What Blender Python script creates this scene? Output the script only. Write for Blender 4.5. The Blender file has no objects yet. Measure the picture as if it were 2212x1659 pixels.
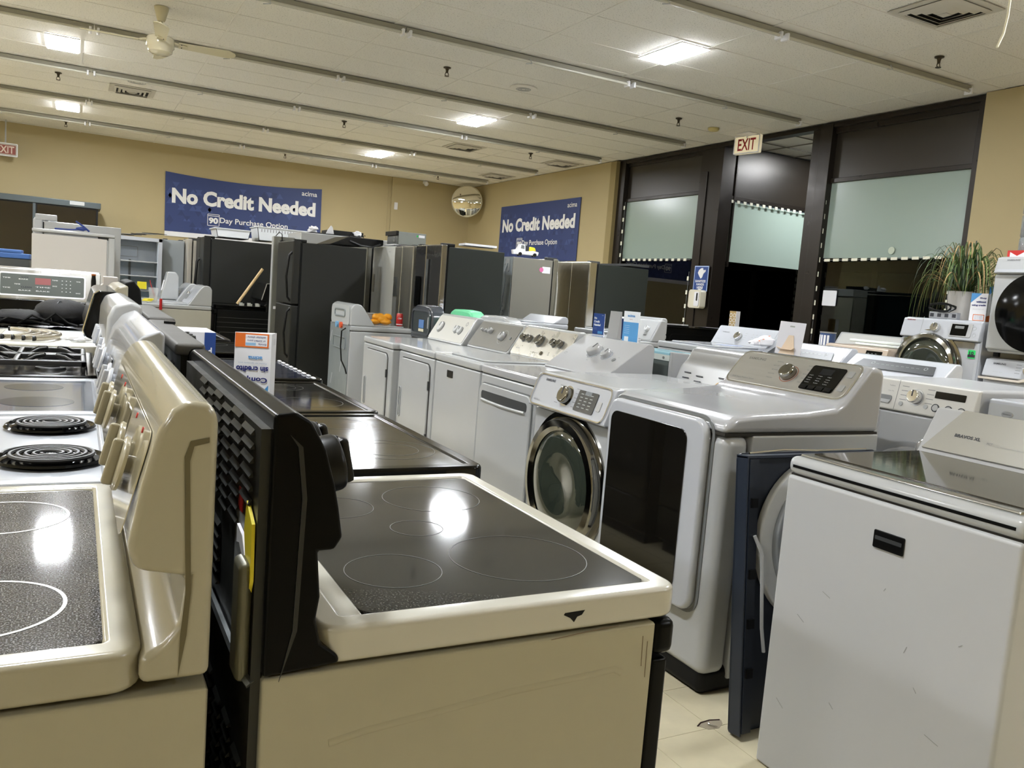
import bpy, bmesh, math, random
from mathutils import Matrix, Vector
PI = math.pi
S = bpy.context.scene
COL = S.collection
random.seed(7)

# ------------------------------------------------------------------ camera
R = [[0.883617754, 0.018456201, 0.467845095],
     [-0.461749964, -0.131050442, 0.877276320],
     [0.077502485, -0.991203889, -0.107276347]]
cd = bpy.data.cameras.new('camera'); cam = bpy.data.objects.new('camera', cd); COL.objects.link(cam)
cd.sensor_width = 36.0; cd.lens = 36.0 * 1784.0 / 2212.0; cd.clip_start = 0.02; cd.clip_end = 200
cam.matrix_world = Matrix(((R[0][0], -R[0][1], -R[0][2], 0.0), (R[1][0], -R[1][1], -R[1][2], 0.0),
                           (R[2][0], -R[2][1], -R[2][2], 1.37), (0, 0, 0, 1)))
S.camera = cam
# ------------------------------------------------------------------ world, exposure
w = bpy.data.worlds.new('night'); S.world = w; w.use_nodes = True
w.node_tree.nodes['Background'].inputs[0].default_value = (0.012, 0.016, 0.026, 1)
w.node_tree.nodes['Background'].inputs[1].default_value = 1.0
S.view_settings.view_transform = 'Standard'; S.view_settings.look = 'None'
S.view_settings.gamma = 1.0; S.view_settings.use_curve_mapping = False
S.view_settings.exposure = 1.52
LIGHT = 62.0            # emission strength of the ceiling LED panels
CEIL = 3.657

# ------------------------------------------------------------------ materials
def lin(c):
    return tuple(((v / 255.0) / 12.92 if v / 255.0 <= 0.04045 else ((v / 255.0 + 0.055) / 1.055) ** 2.4) for v in c)
_m = {}
def mat(name, rgb, rough=0.4, metal=0.0, coat=0.0, var=0.0, vs=6.0, bump=0.0, bs=200.0, spec=0.5, emit=0.0, aniso=None, rvar=0.0):
    if name in _m: return _m[name]
    m = bpy.data.materials.new(name); _m[name] = m; m.use_nodes = True
    nt = m.node_tree; b = nt.nodes['Principled BSDF']
    c = lin(rgb); b.inputs['Base Color'].default_value = (*c, 1)
    b.inputs['Roughness'].default_value = rough; b.inputs['Metallic'].default_value = metal
    b.inputs['Coat Weight'].default_value = coat; b.inputs['Coat Roughness'].default_value = 0.06
    b.inputs['Specular IOR Level'].default_value = spec
    if emit:
        b.inputs['Emission Color'].default_value = (*c, 1); b.inputs['Emission Strength'].default_value = emit
    if var or bump or aniso or rvar:
        tc = nt.nodes.new('ShaderNodeTexCoord')
        mp = nt.nodes.new('ShaderNodeMapping'); nt.links.new(tc.outputs['Object'], mp.inputs[0])
        if aniso: mp.inputs['Scale'].default_value = aniso
    if var or rvar:
        n = nt.nodes.new('ShaderNodeTexNoise'); n.inputs['Scale'].default_value = vs; n.inputs['Detail'].default_value = 5
        nt.links.new(mp.outputs[0], n.inputs['Vector'])
    if var:
        r = nt.nodes.new('ShaderNodeValToRGB')
        r.color_ramp.elements[0].position = 0.3; r.color_ramp.elements[1].position = 0.7
        r.color_ramp.elements[0].color = (*[max(0, v * (1 - var)) for v in c], 1)
        r.color_ramp.elements[1].color = (*[min(1, v * (1 + var)) for v in c], 1)
        nt.links.new(n.outputs['Fac'], r.inputs[0]); nt.links.new(r.outputs[0], b.inputs['Base Color'])
    if rvar:
        mr = nt.nodes.new('ShaderNodeMapRange'); mr.inputs['From Min'].default_value = 0.3; mr.inputs['From Max'].default_value = 0.7
        mr.inputs['To Min'].default_value = max(0.02, rough - rvar); mr.inputs['To Max'].default_value = rough + rvar
        nt.links.new(n.outputs['Fac'], mr.inputs[0]); nt.links.new(mr.outputs[0], b.inputs['Roughness'])
    if bump:
        n2 = nt.nodes.new('ShaderNodeTexNoise'); n2.inputs['Scale'].default_value = bs; n2.inputs['Detail'].default_value = 3
        nt.links.new(mp.outputs[0], n2.inputs['Vector'])
        bp = nt.nodes.new('ShaderNodeBump'); bp.inputs['Strength'].default_value = bump; bp.inputs['Distance'].default_value = 0.002
        nt.links.new(n2.outputs['Fac'], bp.inputs['Height']); nt.links.new(bp.outputs[0], b.inputs['Normal'])
    return m

def speckle_mat(name, rgb, dots, rough, scale, thr, metal=0.0, stretch=(1, 1, 1), amount=1.0):
    """a plain enamel, glass or tile colour carrying a fine printed / pitted speckle"""
    if name in _m: return _m[name]
    m = mat(name, rgb, rough, metal)
    nt = m.node_tree; b = nt.nodes['Principled BSDF']
    tc = nt.nodes.new('ShaderNodeTexCoord'); mp = nt.nodes.new('ShaderNodeMapping'); mp.inputs['Scale'].default_value = stretch
    nt.links.new(tc.outputs['Object'], mp.inputs[0])
    n = nt.nodes.new('ShaderNodeTexNoise'); n.inputs['Scale'].default_value = scale; n.inputs['Detail'].default_value = 2.5
    nt.links.new(mp.outputs[0], n.inputs['Vector'])
    r = nt.nodes.new('ShaderNodeValToRGB'); r.color_ramp.elements[0].position = thr; r.color_ramp.elements[1].position = thr + 0.05
    r.color_ramp.elements[0].color = (0, 0, 0, 1); r.color_ramp.elements[1].color = (amount, amount, amount, 1)
    nt.links.new(n.outputs['Fac'], r.inputs[0])
    mx = nt.nodes.new('ShaderNodeMix'); mx.data_type = 'RGBA'
    mx.inputs[6].default_value = (*lin(rgb), 1); mx.inputs[7].default_value = (*lin(dots), 1)
    nt.links.new(r.outputs[0], mx.inputs[0]); nt.links.new(mx.outputs[2], b.inputs['Base Color'])
    return m

def glass_mat(name, rgb, rough=0.02, alpha=0.25):
    """thin sheet of clear glass or film: mostly see-through with a sharp reflection"""
    if name in _m: return _m[name]
    m = bpy.data.materials.new(name); _m[name] = m; m.use_nodes = True
    nt = m.node_tree; nt.nodes.clear()
    o = nt.nodes.new('ShaderNodeOutputMaterial'); mix = nt.nodes.new('ShaderNodeMixShader')
    t = nt.nodes.new('ShaderNodeBsdfTransparent'); g = nt.nodes.new('ShaderNodeBsdfGlossy'); f = nt.nodes.new('ShaderNodeFresnel')
    t.inputs[0].default_value = (*lin(rgb), 1); g.inputs['Roughness'].default_value = rough
    f.inputs['IOR'].default_value = 1.0 + alpha * 2
    nt.links.new(f.outputs[0], mix.inputs[0]); nt.links.new(t.outputs[0], mix.inputs[1]); nt.links.new(g.outputs[0], mix.inputs[2])
    nt.links.new(mix.outputs[0], o.inputs[0])
    return m

WHITE = mat('white_enamel', (180, 182, 183), 0.22, coat=0.4, var=0.015, vs=3)
WHITE2 = mat('cool_white_enamel', (186, 189, 195), 0.2, coat=0.5)
WARM = mat('warm_white_enamel', (184, 181, 168), 0.3, coat=0.2, var=0.03, vs=4)
OFFW = mat('bisque_enamel', (166, 160, 138), 0.25, coat=0.35, var=0.03, vs=4)
CREAM = mat('cream_enamel', (166, 160, 140), 0.22, coat=0.4)
GREYW = mat('grey_white_plastic', (174, 175, 176), 0.3, coat=0.2)
LGREY = mat('light_grey_plastic', (170, 172, 172), 0.35)
MGREY = mat('mid_grey_plastic', (118, 120, 120), 0.4)
DGREY = mat('dark_grey_plastic', (62, 64, 66), 0.4)
BLACK = mat('black_plastic', (8, 8, 8), 0.35, spec=0.3)
BLACKM = mat('matt_black', (12, 12, 12), 0.65, spec=0.25)
BLACKG = mat('gloss_black', (3, 3, 3), 0.12, spec=0.3)
BSIDE = mat('textured_black_side', (30, 31, 28), 0.5, bump=0.35, bs=350, spec=0.35)
DSIDE = mat('charcoal_side', (36, 40, 36), 0.55, bump=0.2, bs=350, spec=0.3)
GSIDE = mat('painted_grey_side', (128, 126, 118), 0.45, bump=0.1, bs=300)
STEEL = mat('brushed_steel', (150, 148, 138), 0.36, 0.8, var=0.1, vs=40, aniso=(1, 1, 0.05), rvar=0.05)
STEELH = mat('steel_panel', (184, 182, 176), 0.3, 0.65, var=0.06, vs=30, aniso=(1, 0.1, 1))
SILVER = mat('silver_paint', (176, 177, 178), 0.3, 0.5, coat=0.3)
CHROME = mat('chrome', (225, 225, 225), 0.06, 1.0)
DCHROME = mat('smoked_chrome', (150, 148, 142), 0.1, 1.0)
BSTEEL = mat('black_stainless', (70, 70, 70), 0.2, 0.9)
GALV = mat('galvanised_sheet', (122, 126, 126), 0.38, 0.75, var=0.2, vs=14, rvar=0.08)
GALVD = mat('blackened_sheet', (40, 41, 38), 0.42, 0.35, var=0.35, vs=10, rvar=0.1)
DUSTY = mat('dusty_grey_cap', (78, 76, 72), 0.6, 0.1, var=0.15, vs=9)
GALVB = mat('bluegrey_sheet', (156, 164, 168), 0.35, 0.4, var=0.06, vs=8)
NAVY = mat('navy_enamel', (32, 40, 54), 0.4)
BLUE = mat('print_blue', (40, 72, 140), 0.45)
LBLUE = mat('print_light_blue', (80, 150, 210), 0.45)
CYAN = mat('protective_film_blue', (150, 196, 210), 0.25, coat=0.3)
ORANGE = mat('print_orange', (222, 112, 44), 0.45)
RED = mat('print_red', (186, 36, 34), 0.35)
YELLOW = mat('print_yellow', (232, 216, 40), 0.5)
GREEN = mat('print_green', (30, 190, 80), 0.4)
PAPER = mat('white_card', (232, 232, 236), 0.55)
INK = mat('dark_ink', (40, 42, 50), 0.5)
INKG = mat('grey_ink', (120, 122, 124), 0.5)
INKB = mat('navy_ink', (26, 34, 110), 0.5)
INKW = mat('white_ink', (238, 238, 238), 0.5)
INKP = mat('pale_ink', (158, 162, 160), 0.5)

# ------------------------------------------------------------------ mesh builder
def frame(o, n, up=(0, 0, 1)):
    n = Vector(n).normalized(); up = Vector(up); up = (up - n * up.dot(n)).normalized(); x = up.cross(n)
    return Matrix(((x.x, up.x, n.x, o[0]), (x.y, up.y, n.y, o[1]), (x.z, up.z, n.z, o[2]), (0, 0, 0, 1)))

def rr(w, h, r, n=5, cx=0, cy=0):
    pts = []; r = min(r, w / 2 - 1e-5, h / 2 - 1e-5)
    for (sx, sy, a0) in ((1, 1, 0), (-1, 1, 90), (-1, -1, 180), (1, -1, 270)):
        for k in range(n + 1):
            a = math.radians(a0 + 90.0 * k / n)
            pts.append((cx + sx * (w / 2 - r) + r * math.cos(a), cy + sy * (h / 2 - r) + r * math.sin(a)))
    return pts

class MB:
    def __init__(s): s.bm = bmesh.new()
    def _add(s, vs, fs, M=None):
        V = [s.bm.verts.new((M @ Vector(v)) if M else v) for v in vs]
        for f in fs:
            try: s.bm.faces.new([V[i] for i in f])
            except ValueError: pass
        return s
    def box(s, x0, x1, y0, y1, z0, z1, M=None):
        vs = [(x, y, z) for x in (x0, x1) for y in (y0, y1) for z in (z0, z1)]
        return s._add(vs, [(0, 1, 3, 2), (4, 6, 7, 5), (0, 4, 5, 1), (2, 3, 7, 6), (0, 2, 6, 4), (1, 5, 7, 3)], M)
    def prism(s, pts, ax, a, b, M=None):
        def P(u, v, t): return (u, t, v) if ax == 'Y' else ((t, u, v) if ax == 'X' else (u, v, t))
        n = len(pts); vs = [P(u, v, a) for u, v in pts] + [P(u, v, b) for u, v in pts]
        fs = [tuple(range(n)), tuple(range(2 * n - 1, n - 1, -1))] + [(i, (i + 1) % n, n + (i + 1) % n, n + i) for i in range(n)]
        return s._add(vs, fs, M)
    def plate(s, M, w, h, t, r=0.0, cx=0, cy=0, z=0.0, n=5):
        """rounded plate lying on a frame, thickness t along its normal"""
        return s.prism(rr(w, h, max(r, 1e-4), n if r > 0 else 1, cx, cy), 'Z', z, z + t, M)
    def hollow(s, M, w, h, r, b, t, z=0.0, cx=0, cy=0, n=6):
        o = rr(w, h, r, n, cx, cy); i = rr(w - 2 * b, h - 2 * b, max(r - b, 0.002), n, cx, cy); k = len(o)
        vs = [(x, y, z) for x, y in o] + [(x, y, z) for x, y in i] + [(x, y, z + t) for x, y in o] + [(x, y, z + t) for x, y in i]
        fs = []
        for a in range(k):
            c = (a + 1) % k
            fs += [(a, c, k + c, k + a), (2 * k + a, 3 * k + a, 3 * k + c, 2 * k + c), (a, 2 * k + a, 2 * k + c, c), (k + a, k + c, 3 * k + c, 3 * k + a)]
        return s._add(vs, fs, M)
    def ring(s, M, r0, r1, t, cx=0, cy=0, z=0.0, n=40):
        vs = []; 
        for (r, zz) in ((r0, z), (r1, z), (r1, z + t), (r0, z + t)):
            vs += [(cx + r * math.cos(2 * PI * k / n), cy + r * math.sin(2 * PI * k / n), zz) for k in range(n)]
        fs = []
        for q in range(4):
            p = (q + 1) % 4
            fs += [(q * n + k, q * n + (k + 1) % n, p * n + (k + 1) % n, p * n + k) for k in range(n)]
        return s._add(vs, fs, M)
    def lathe(s, M, prof, n=32, cx=0, cy=0, cap=True):
        """prof: list of (radius, height along the frame normal)"""
        vs = []; fs = []
        for r, z in prof: vs += [(cx + r * math.cos(2 * PI * k / n), cy + r * math.sin(2 * PI * k / n), z) for k in range(n)]
        for q in range(len(prof) - 1): fs += [(q * n + k, q * n + (k + 1) % n, (q + 1) * n + (k + 1) % n, (q + 1) * n + k) for k in range(n)]
        if cap: fs += [tuple(range(n - 1, -1, -1)), tuple(range((len(prof) - 1) * n, len(prof) * n))]
        return s._add(vs, fs, M)
    def cyl(s, M, r, h, n=24, cx=0, cy=0, z=0.0): return s.lathe(M, [(r, z), (r, z + h)], n, cx, cy)
    def knob(s, M, r, h, cx=0, cy=0, n=24):
        return s.lathe(M, [(r, 0), (r, h * 0.75), (r * 0.93, h * 0.95), (r * 0.8, h)], n, cx, cy)
    def tube(s, path, r, n=8, closed=False):
        P = [Vector(p) for p in path]; vs = []; fs = []; k = len(P)
        prev = None
        for i, p in enumerate(P):
            t = (P[min(i + 1, k - 1)] - P[max(i - 1, 0)]).normalized()
            if prev is None:
                a = Vector((0, 0, 1)) if abs(t.z) < 0.9 else Vector((1, 0, 0)); u = t.cross(a).normalized()
            else: u = (prev - t * prev.dot(t)).normalized()
            prev = u; v = t.cross(u); rad = r[i] if isinstance(r, (list, tuple)) else r
            vs += [tuple(p + (u * math.cos(2 * PI * j / n) + v * math.sin(2 * PI * j / n)) * rad) for j in range(n)]
        for i in range(k - 1): fs += [(i * n + j, i * n + (j + 1) % n, (i + 1) * n + (j + 1) % n, (i + 1) * n + j) for j in range(n)]
        fs += [tuple(range(n - 1, -1, -1)), tuple(range((k - 1) * n, k * n))]
        return s._add(vs, fs)
    def blob(s, c, rx, ry, rz, nu=16, nv=9, noise=0.0, seed=1):
        rnd = random.Random(seed); prof = []
        vs = [(c[0], c[1], c[2] - rz)]
        for i in range(1, nv):
            a = -PI / 2 + PI * i / nv
            for j in range(nu):
                b = 2 * PI * j / nu; q = 1 + noise * (rnd.random() - 0.5)
                vs.append((c[0] + rx * q * math.cos(a) * math.cos(b), c[1] + ry * q * math.cos(a) * math.sin(b), c[2] + rz * q * math.sin(a)))
        vs.append((c[0], c[1], c[2] + rz)); fs = []
        for j in range(nu):
            fs.append((0, 1 + (j + 1) % nu, 1 + j)); fs.append((len(vs) - 1, 1 + (nv - 2) * nu + j, 1 + (nv - 2) * nu + (j + 1) % nu))
        for i in range(nv - 2): fs += [(1 + i * nu + j, 1 + i * nu + (j + 1) % nu, 1 + (i + 1) * nu + (j + 1) % nu, 1 + (i + 1) * nu + j) for j in range(nu)]
        return s._add(vs, fs)
    def obj(s, name, m, parent=None, bev=0.0, seg=2, label=None, ang=40, flat=False):
        bm = s.bm; bmesh.ops.recalc_face_normals(bm, faces=bm.faces)
        if bev > 0:
            es = [e for e in bm.edges if len(e.link_faces) == 2 and e.calc_face_angle(0) > math.radians(ang)]
            bmesh.ops.bevel(bm, geom=es, offset=bev, segments=seg, profile=0.5, affect='EDGES', clamp_overlap=True)
        if not flat:
            for f in bm.faces: f.smooth = True
            for e in bm.edges:
                if len(e.link_faces) != 2 or e.calc_face_angle(0) > math.radians(46): e.smooth = False
        me = bpy.data.meshes.new(name); bm.to_mesh(me); bm.free(); me.materials.append(m)
        o = bpy.data.objects.new(name, me); COL.objects.link(o)
        if bev > 0:
            wn = o.modifiers.new('wn', 'WEIGHTED_NORMAL'); wn.keep_sharp = True; wn.weight = 100
        if parent: o.parent = parent
        if label: o['label'] = label
        return o

def tag(o, label, cat, group=None, kind=None):
    o['label'] = label; o['category'] = cat
    if group: o['group'] = group
    if kind: o['kind'] = kind
    return o
def thing(name, label, cat, loc=(0, 0, 0), rot=0.0, group=None, rx=0.0, ry=0.0):
    o = bpy.data.objects.new(name, None); COL.objects.link(o); o.location = loc; o.empty_display_size = 0.1
    o.rotation_euler = (math.radians(rx), math.radians(ry), math.radians(rot))
    return tag(o, label, cat, group)
def struct(o, name=None):
    o['kind'] = 'structure'
    if name: o.name = name
    return o
def stuff(o): o['kind'] = 'stuff'; return o

_tc = {}
def film_mat(name, rgb, mixf=0.45, rough=0.1):
    """cloudy translucent plastic: part see-through, part solid"""
    if name in _m: return _m[name]
    m = mat(name, rgb, rough, coat=0.5); nt = m.node_tree; o = nt.nodes['Material Output']; b = nt.nodes['Principled BSDF']
    t = nt.nodes.new('ShaderNodeBsdfTransparent'); mx = nt.nodes.new('ShaderNodeMixShader'); mx.inputs[0].default_value = mixf
    nt.links.new(t.outputs[0], mx.inputs[1]); nt.links.new(b.outputs[0], mx.inputs[2]); nt.links.new(mx.outputs[0], o.inputs[0])
    return m
def txt(s, M, cx, cy, w, h, m, parent, name='lettering', bold=0.0, t=0.0006, z=0.0008, mirror=False, italic=0.0):
    """lettering fitted to a w x h box centred at (cx, cy) of the frame M"""
    key = (s, bold)
    if key not in _tc:
        c = bpy.data.curves.new('t', 'FONT'); c.body = s; c.size = 1.0; c.offset = bold; c.resolution_u = 3; c.extrude = 0.0
        ob = bpy.data.objects.new('t', c); COL.objects.link(ob)
        dg = bpy.context.evaluated_depsgraph_get(); dg.update()
        me = bpy.data.meshes.new_from_object(ob.evaluated_get(dg))
        _tc[key] = ([tuple(v.co) for v in me.vertices], [tuple(p.vertices) for p in me.polygons])
        bpy.data.objects.remove(ob); bpy.data.curves.remove(c); bpy.data.meshes.remove(me)
    V, F = _tc[key]
    if not V: return None
    x0 = min(v[0] for v in V); x1 = max(v[0] for v in V); y0 = min(v[1] for v in V); y1 = max(v[1] for v in V)
    sx = w / max(x1 - x0, 1e-6); sy = (h / max(y1 - y0, 1e-6)) if h else sx
    vs = []
    for v in V:
        u = (v[0] - (x0 + x1) / 2) * sx * (-1 if mirror else 1); q = (v[1] - (y0 + y1) / 2) * sy
        vs.append(tuple(M @ Vector((cx + u + q * italic, cy + q, z + t))))
    me = bpy.data.meshes.new(name); me.from_pydata(vs, [], F); me.materials.append(m)
    o = bpy.data.objects.new(name, me); COL.objects.link(o); o.parent = parent
    return o

def copy_tree(o, parent=None):
    c = o.copy(); COL.objects.link(c); c.parent = parent
    for ch in list(o.children): copy_tree(ch, c)
    return c
# ================================================================== ROOM
WALL = mat('tan_paint', (180, 165, 126), 0.75, bump=0.15, bs=120, var=0.02, vs=1.2)
TILE = speckle_mat('fissured_ceiling_tile', (232, 229, 222), (138, 136, 128), 0.85, 70, 0.62, stretch=(1, 1.6, 1), amount=0.8)
TILEP = mat('plain_ceiling_board', (232, 229, 222), 0.85)
GRID = mat('ceiling_grid_paint', (228, 225, 218), 0.5)
FTILE = mat('vinyl_floor_tile', (204, 194, 164), 0.35, var=0.07, vs=9, coat=0.15)
PAINTW = mat('aged_white_metal', (196, 192, 180), 0.4)

XL, XR, YB, YF = -7.5, 7.72, -4.5, 17.2
m = MB().box(XL, 9.0, YB, YF, -0.06, -0.004)
floor = struct(m.obj('floor', mat('floor_base', (120, 112, 92), 0.6)))
nt = _m['floor_base'].node_tree; b = nt.nodes['Principled BSDF']
bt = nt.nodes.new('ShaderNodeTexBrick'); tc = nt.nodes.new('ShaderNodeTexCoord')
nt.links.new(tc.outputs['Object'], bt.inputs['Vector']); bt.offset = 0
bt.inputs['Color1'].default_value = (*lin((204, 194, 164)), 1); bt.inputs['Color2'].default_value = (*lin((198, 188, 158)), 1)
bt.inputs['Mortar'].default_value = (*lin((120, 104, 90)), 1); bt.inputs['Scale'].default_value = 1.0
bt.inputs['Mortar Size'].default_value = 0.0015; bt.inputs['Brick Width'].default_value = 0.2525; bt.inputs['Row Height'].default_value = 0.2625
nt.links.new(bt.outputs['Color'], b.inputs['Base Color']); b.inputs['Roughness'].default_value = 0.35
tm = None
TX, TY = 1.885, 1.945
for i in range(-3, 3):
    for j in range(-4, 5):
        x0 = TX + i * 0.2525; y0 = TY + j * 0.2625
        if tm is None:
            o = MB().box(0.0008, 0.2517, 0.0008, 0.2617, -0.004, 0.0).obj('floor_tile', FTILE, floor); tm = o.data
        else:
            o = bpy.data.objects.new('floor_tile', tm); COL.objects.link(o); o.parent = floor
        o.location = (x0, y0, 0); 
# broken corner chip at the tile joint
ch = [(-.052, .012), (-.02, .03), (.03, .034), (.075, .022), (.06, -.004), (.02, -.028), (-.03, -.022)]
MB().prism([(TX + .005 + x * .8, TY + .01 + y * .8) for x, y in ch], 'Z', 0.0003, 0.0009).obj('chip_scar', mat('chip_grey', (150, 140, 120), 0.8), floor)
MB().tube([(TX + .0 + x * .8, TY + .012 + y * .8, 0.001) for x, y in ch[:4]], 0.0028, 5).obj('chip_edge', mat('chip_edge', (48, 26, 22), 0.9), floor)
sc = MB().lathe(frame((0, 0, 0), (1, 0, 0)), [(0.0045, 0), (0.0045, .004), (.002, .005), (.002, .03), (.0005, .034)], 10).obj('screw', CHROME)
tag(sc, 'small silver screw lying in the chipped floor tile', 'screw'); sc.location = (TX - 0.002, TY + 0.016, 0.0055); sc.rotation_euler = (0, 0, math.radians(-60))

struct(MB().box(XL, XR, YF, YF + 0.1, 0, CEIL + .1).obj('wall_back', WALL))
wj = MB().box(5.9, XR, YF - 0.05, YF, 0, CEIL).obj('trim_1', WALL, bev=0.004); struct(wj)
struct(MB().box(XR, XR + 0.2, 11.62, YF, 0, CEIL).obj('wall_right', WALL))
struct(MB().box(XR, XR + 0.12, 11.46, 11.62, 0, CEIL).obj('trim_2', mat('tan_paint_shaded', (150, 134, 92), 0.75)))  # return face in the same tan paint, its shade put into the colour
struct(MB().box(XR, XR + 0.2, YB, 5.24, 0, CEIL).obj('wall_front_right', WALL))
struct(MB().box(XL - .1, XL, YB, YF, 0, CEIL).obj('wall_left', WALL))
struct(MB().box(XL, XR + .2, YB - .1, YB, 0, CEIL).obj('wall_front', WALL))
# conduit and wall sensor on the back wall
tag(MB().box(5.83, 5.85, YF - 0.02, YF - 0.002, 2.2, 3.6).obj('wall_conduit', WALL), 'thin tan conduit running down the back wall beside the corner', 'conduit')
sn = MB().box(5.96, 6.03, YF - 0.09, YF - 0.05, 2.98, 3.13).obj('wall_sensor', PAPER, bev=0.008)
tag(sn, 'small white sensor box on the tan back wall', 'sensor')

# ---- ceiling
ceil = struct(MB().box(XL, 10.6, YB, YF, CEIL + 0.02, CEIL + 0.1).obj('ceiling', TILEP))
T0, TP = 5.08, 2.086
tmd = {}
gm = MB()
kx = list(range(-2, 7))
for k in kx: gm.box(1.222 * k - 0.011, 1.222 * k + 0.011, 0.9, YF, CEIL, CEIL + 0.02)
holes = [(4.57, 4.92, 5.95, 6.62), (4.57, 4.92, 10.1, 10.75), (4.57, 4.92, 14.15, 14.8), (-.36, 0, 10.0, 10.75), (-.36, 0, 14.15, 14.85)]
for t in range(-2, 6):
    ty = T0 + TP * t
    rows = [ty + 0.256, ty + 0.256 + 0.61, ty + 0.256 + 1.22]
    for r in [ty] + rows: gm.box(-2.45, XR, r - 0.008, r + 0.008, CEIL + 0.001, CEIL + 0.02)
    for ri, r in enumerate([ty] + rows):
        dep = 0.256 if ri == 0 else 0.61
        if r > YF - 0.05: continue
        dep = min(dep, YF - r)
        for k in kx:
            wd = min(1.222, XR - 1.222 * k)
            if wd < 0.05: continue
            key = (round(wd, 2), round(dep, 2))
            if key not in tmd:
                o = MB().box(0.006, wd - 0.006, 0.006, dep - 0.006, 0.0, 0.014).obj('ceiling_tile', TILE if dep > 0.3 else TILEP, ceil); tmd[key] = o.data
            else:
                o = bpy.data.objects.new('ceiling_tile', tmd[key]); COL.objects.link(o); o.parent = ceil
            o.location = (1.222 * k, r, CEIL + 0.005 + random.uniform(-0.0015, 0.0015))
stuff(gm.obj('ceiling_grid', GRID, ceil))

# ---- LED panels
LEDM = mat('led_diffuser', (246, 250, 255), 0.5, emit=LIGHT)
def led(x, y, label, w=0.32, d=0.64):
    t = thing('ceiling_light', label, 'ceiling light', (x, y, CEIL), 0, 'LED panels in the ceiling')
    MB().hollow(Matrix.Translation((0, 0, -0.012)), w, d, 0.004, 0.012, 0.014).obj('light_frame', PAPER, t)
    MB().box(-w / 2 + 0.012, w / 2 - 0.012, -d / 2 + 0.012, d / 2 - 0.012, -0.018, -0.002).obj('diffuser', LEDM, t)
led(4.745, 6.29, 'bright LED panel in the ceiling at the upper right, the largest in view')
led(4.72, 10.45, 'lit LED panel in the ceiling above the middle of the washers')
led(4.69, 14.47, 'far lit LED panel in the ceiling above the refrigerators')
led(-0.18, 10.4, 'lit LED panel at the upper left beside the ceiling fan')
led(-0.17, 14.52, 'lit LED panel at the far left, beyond the fan and above the exit sign')
OUTL = [(-0.18, 6.3), (-0.18, 2.2), (4.745, 2.2), (-5.1, 2.2), (-5.1, 6.3), (-5.1, 10.4), (-5.1, 14.5), (4.745, -1.9), (-5.1, -1.9)]
for (x, y) in OUTL:
    led(x, y, 'LED panel out of view, in the ' + ('middle row above the cooktops', 'row over the nearest cooktops', 'row over the big right washers', 'left row nearest', 'left row second', 'left row third', 'left row farthest', 'right row behind the viewer', 'left row behind the viewer')[OUTL.index((x, y))])

# ---- fluorescent strips, unlit
TUBE = mat('unlit_tube', (196, 193, 180), 0.25, coat=0.3)
CHAN = mat('channel_paint', (158, 155, 142), 0.45)
def strip(x1, L, y, label):
    t = thing('strip_light', label, 'strip light', (x1 - L / 2, y, CEIL), 0, 'unlit fluorescent strips under the ceiling')
    MB().box(-L / 2, L / 2, -0.026, 0.026, -0.042, -0.001).obj('channel', CHAN, t, bev=0.004, seg=1)
    MB().tube([(-L / 2 + .03, -0.035, -0.058), (L / 2 - .03, -0.035, -0.058)], 0.013, 10).obj('tube', TUBE, t)
    for s in (-1, 1):
        MB().box(s * (L / 2 - .03) - .012, s * (L / 2 - .03) + .012, -0.06, 0.02, -0.085, -0.03).obj('socket', PAPER, t, bev=0.004, seg=1)
    MB().tube([(0.02, -0.07, -0.05), (0.03, -0.09, -0.09), (-0.03, -0.08, -0.1)], 0.005, 5).obj('clip', LGREY, t)
ordn = ['nearest', 'second', 'third', 'fourth', 'fifth', 'farthest']
for k in range(6):
    for q in range(4 if k > 0 else 2):
        wh = ['window end', 'part over the washers', 'part over the ranges', 'left end'][q]
        strip(7.42 - q * 2.44, 2.43, T0 + TP * k + 0.14, 'unlit fluorescent strip in the %s row from the viewer, %s' % (ordn[k], wh))

# ---- ceiling fixtures
def vent(x, y, label, s=0.55, big=False):
    t = thing('ceiling_vent', label, 'vent', (x, y, CEIL), 0)
    M = frame((0, 0, 0), (0, 0, -1), (0, 1, 0))
    MB().plate(M, s, s, 0.006, 0).obj('vent_plate', mat('vent_paint', (198, 194, 184), 0.5), t)
    MB().plate(M, s * .78, s * .78, 0.002, 0, z=0.006).obj('throat', mat('vent_dark', (22, 20, 18), 0.8), t)
    for i, q in enumerate((0.80, 0.60, 0.42, 0.24)):
        h = s * q / 2; h2 = h - 0.028
        m = MB(); vs = []
        for (r_, z_) in ((h, -0.012), (h2, -0.028), (h2, -0.031), (h, -0.015)): vs += [(-r_, -r_, z_), (r_, -r_, z_), (r_, r_, z_), (-r_, r_, z_)]
        fs = []
        for a in range(4):
            c = (a + 1) % 4
            for k in range(4): fs.append((a * 4 + k, a * 4 + (k + 1) % 4, c * 4 + (k + 1) % 4, c * 4 + k))
        m._add(vs, fs); m.obj('louvre', mat('vent_paint', (198, 194, 184), 0.5), t)
    MB().box(-.035, .035, -.035, .035, -0.034, -0.02).obj('centre_cap', mat('vent_paint', (198, 194, 184), 0.5), t)
vent(5.53, 4.16, 'square ceiling diffuser with nested louvres at the upper right corner')
vent(5.45, 12.48, 'ceiling diffuser above the refrigerators beside the middle LED panels')
vent(0.60, 12.42, 'ceiling diffuser at the upper left behind the fan')
vent(7.3, 12.5, 'ceiling diffuser near the wall over the smaller blue banner')
vent(7.25, 14.9, 'ceiling diffuser near the far corner mirror')
DBR = mat('dark_brass', (74, 66, 54), 0.35, 0.8)
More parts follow.
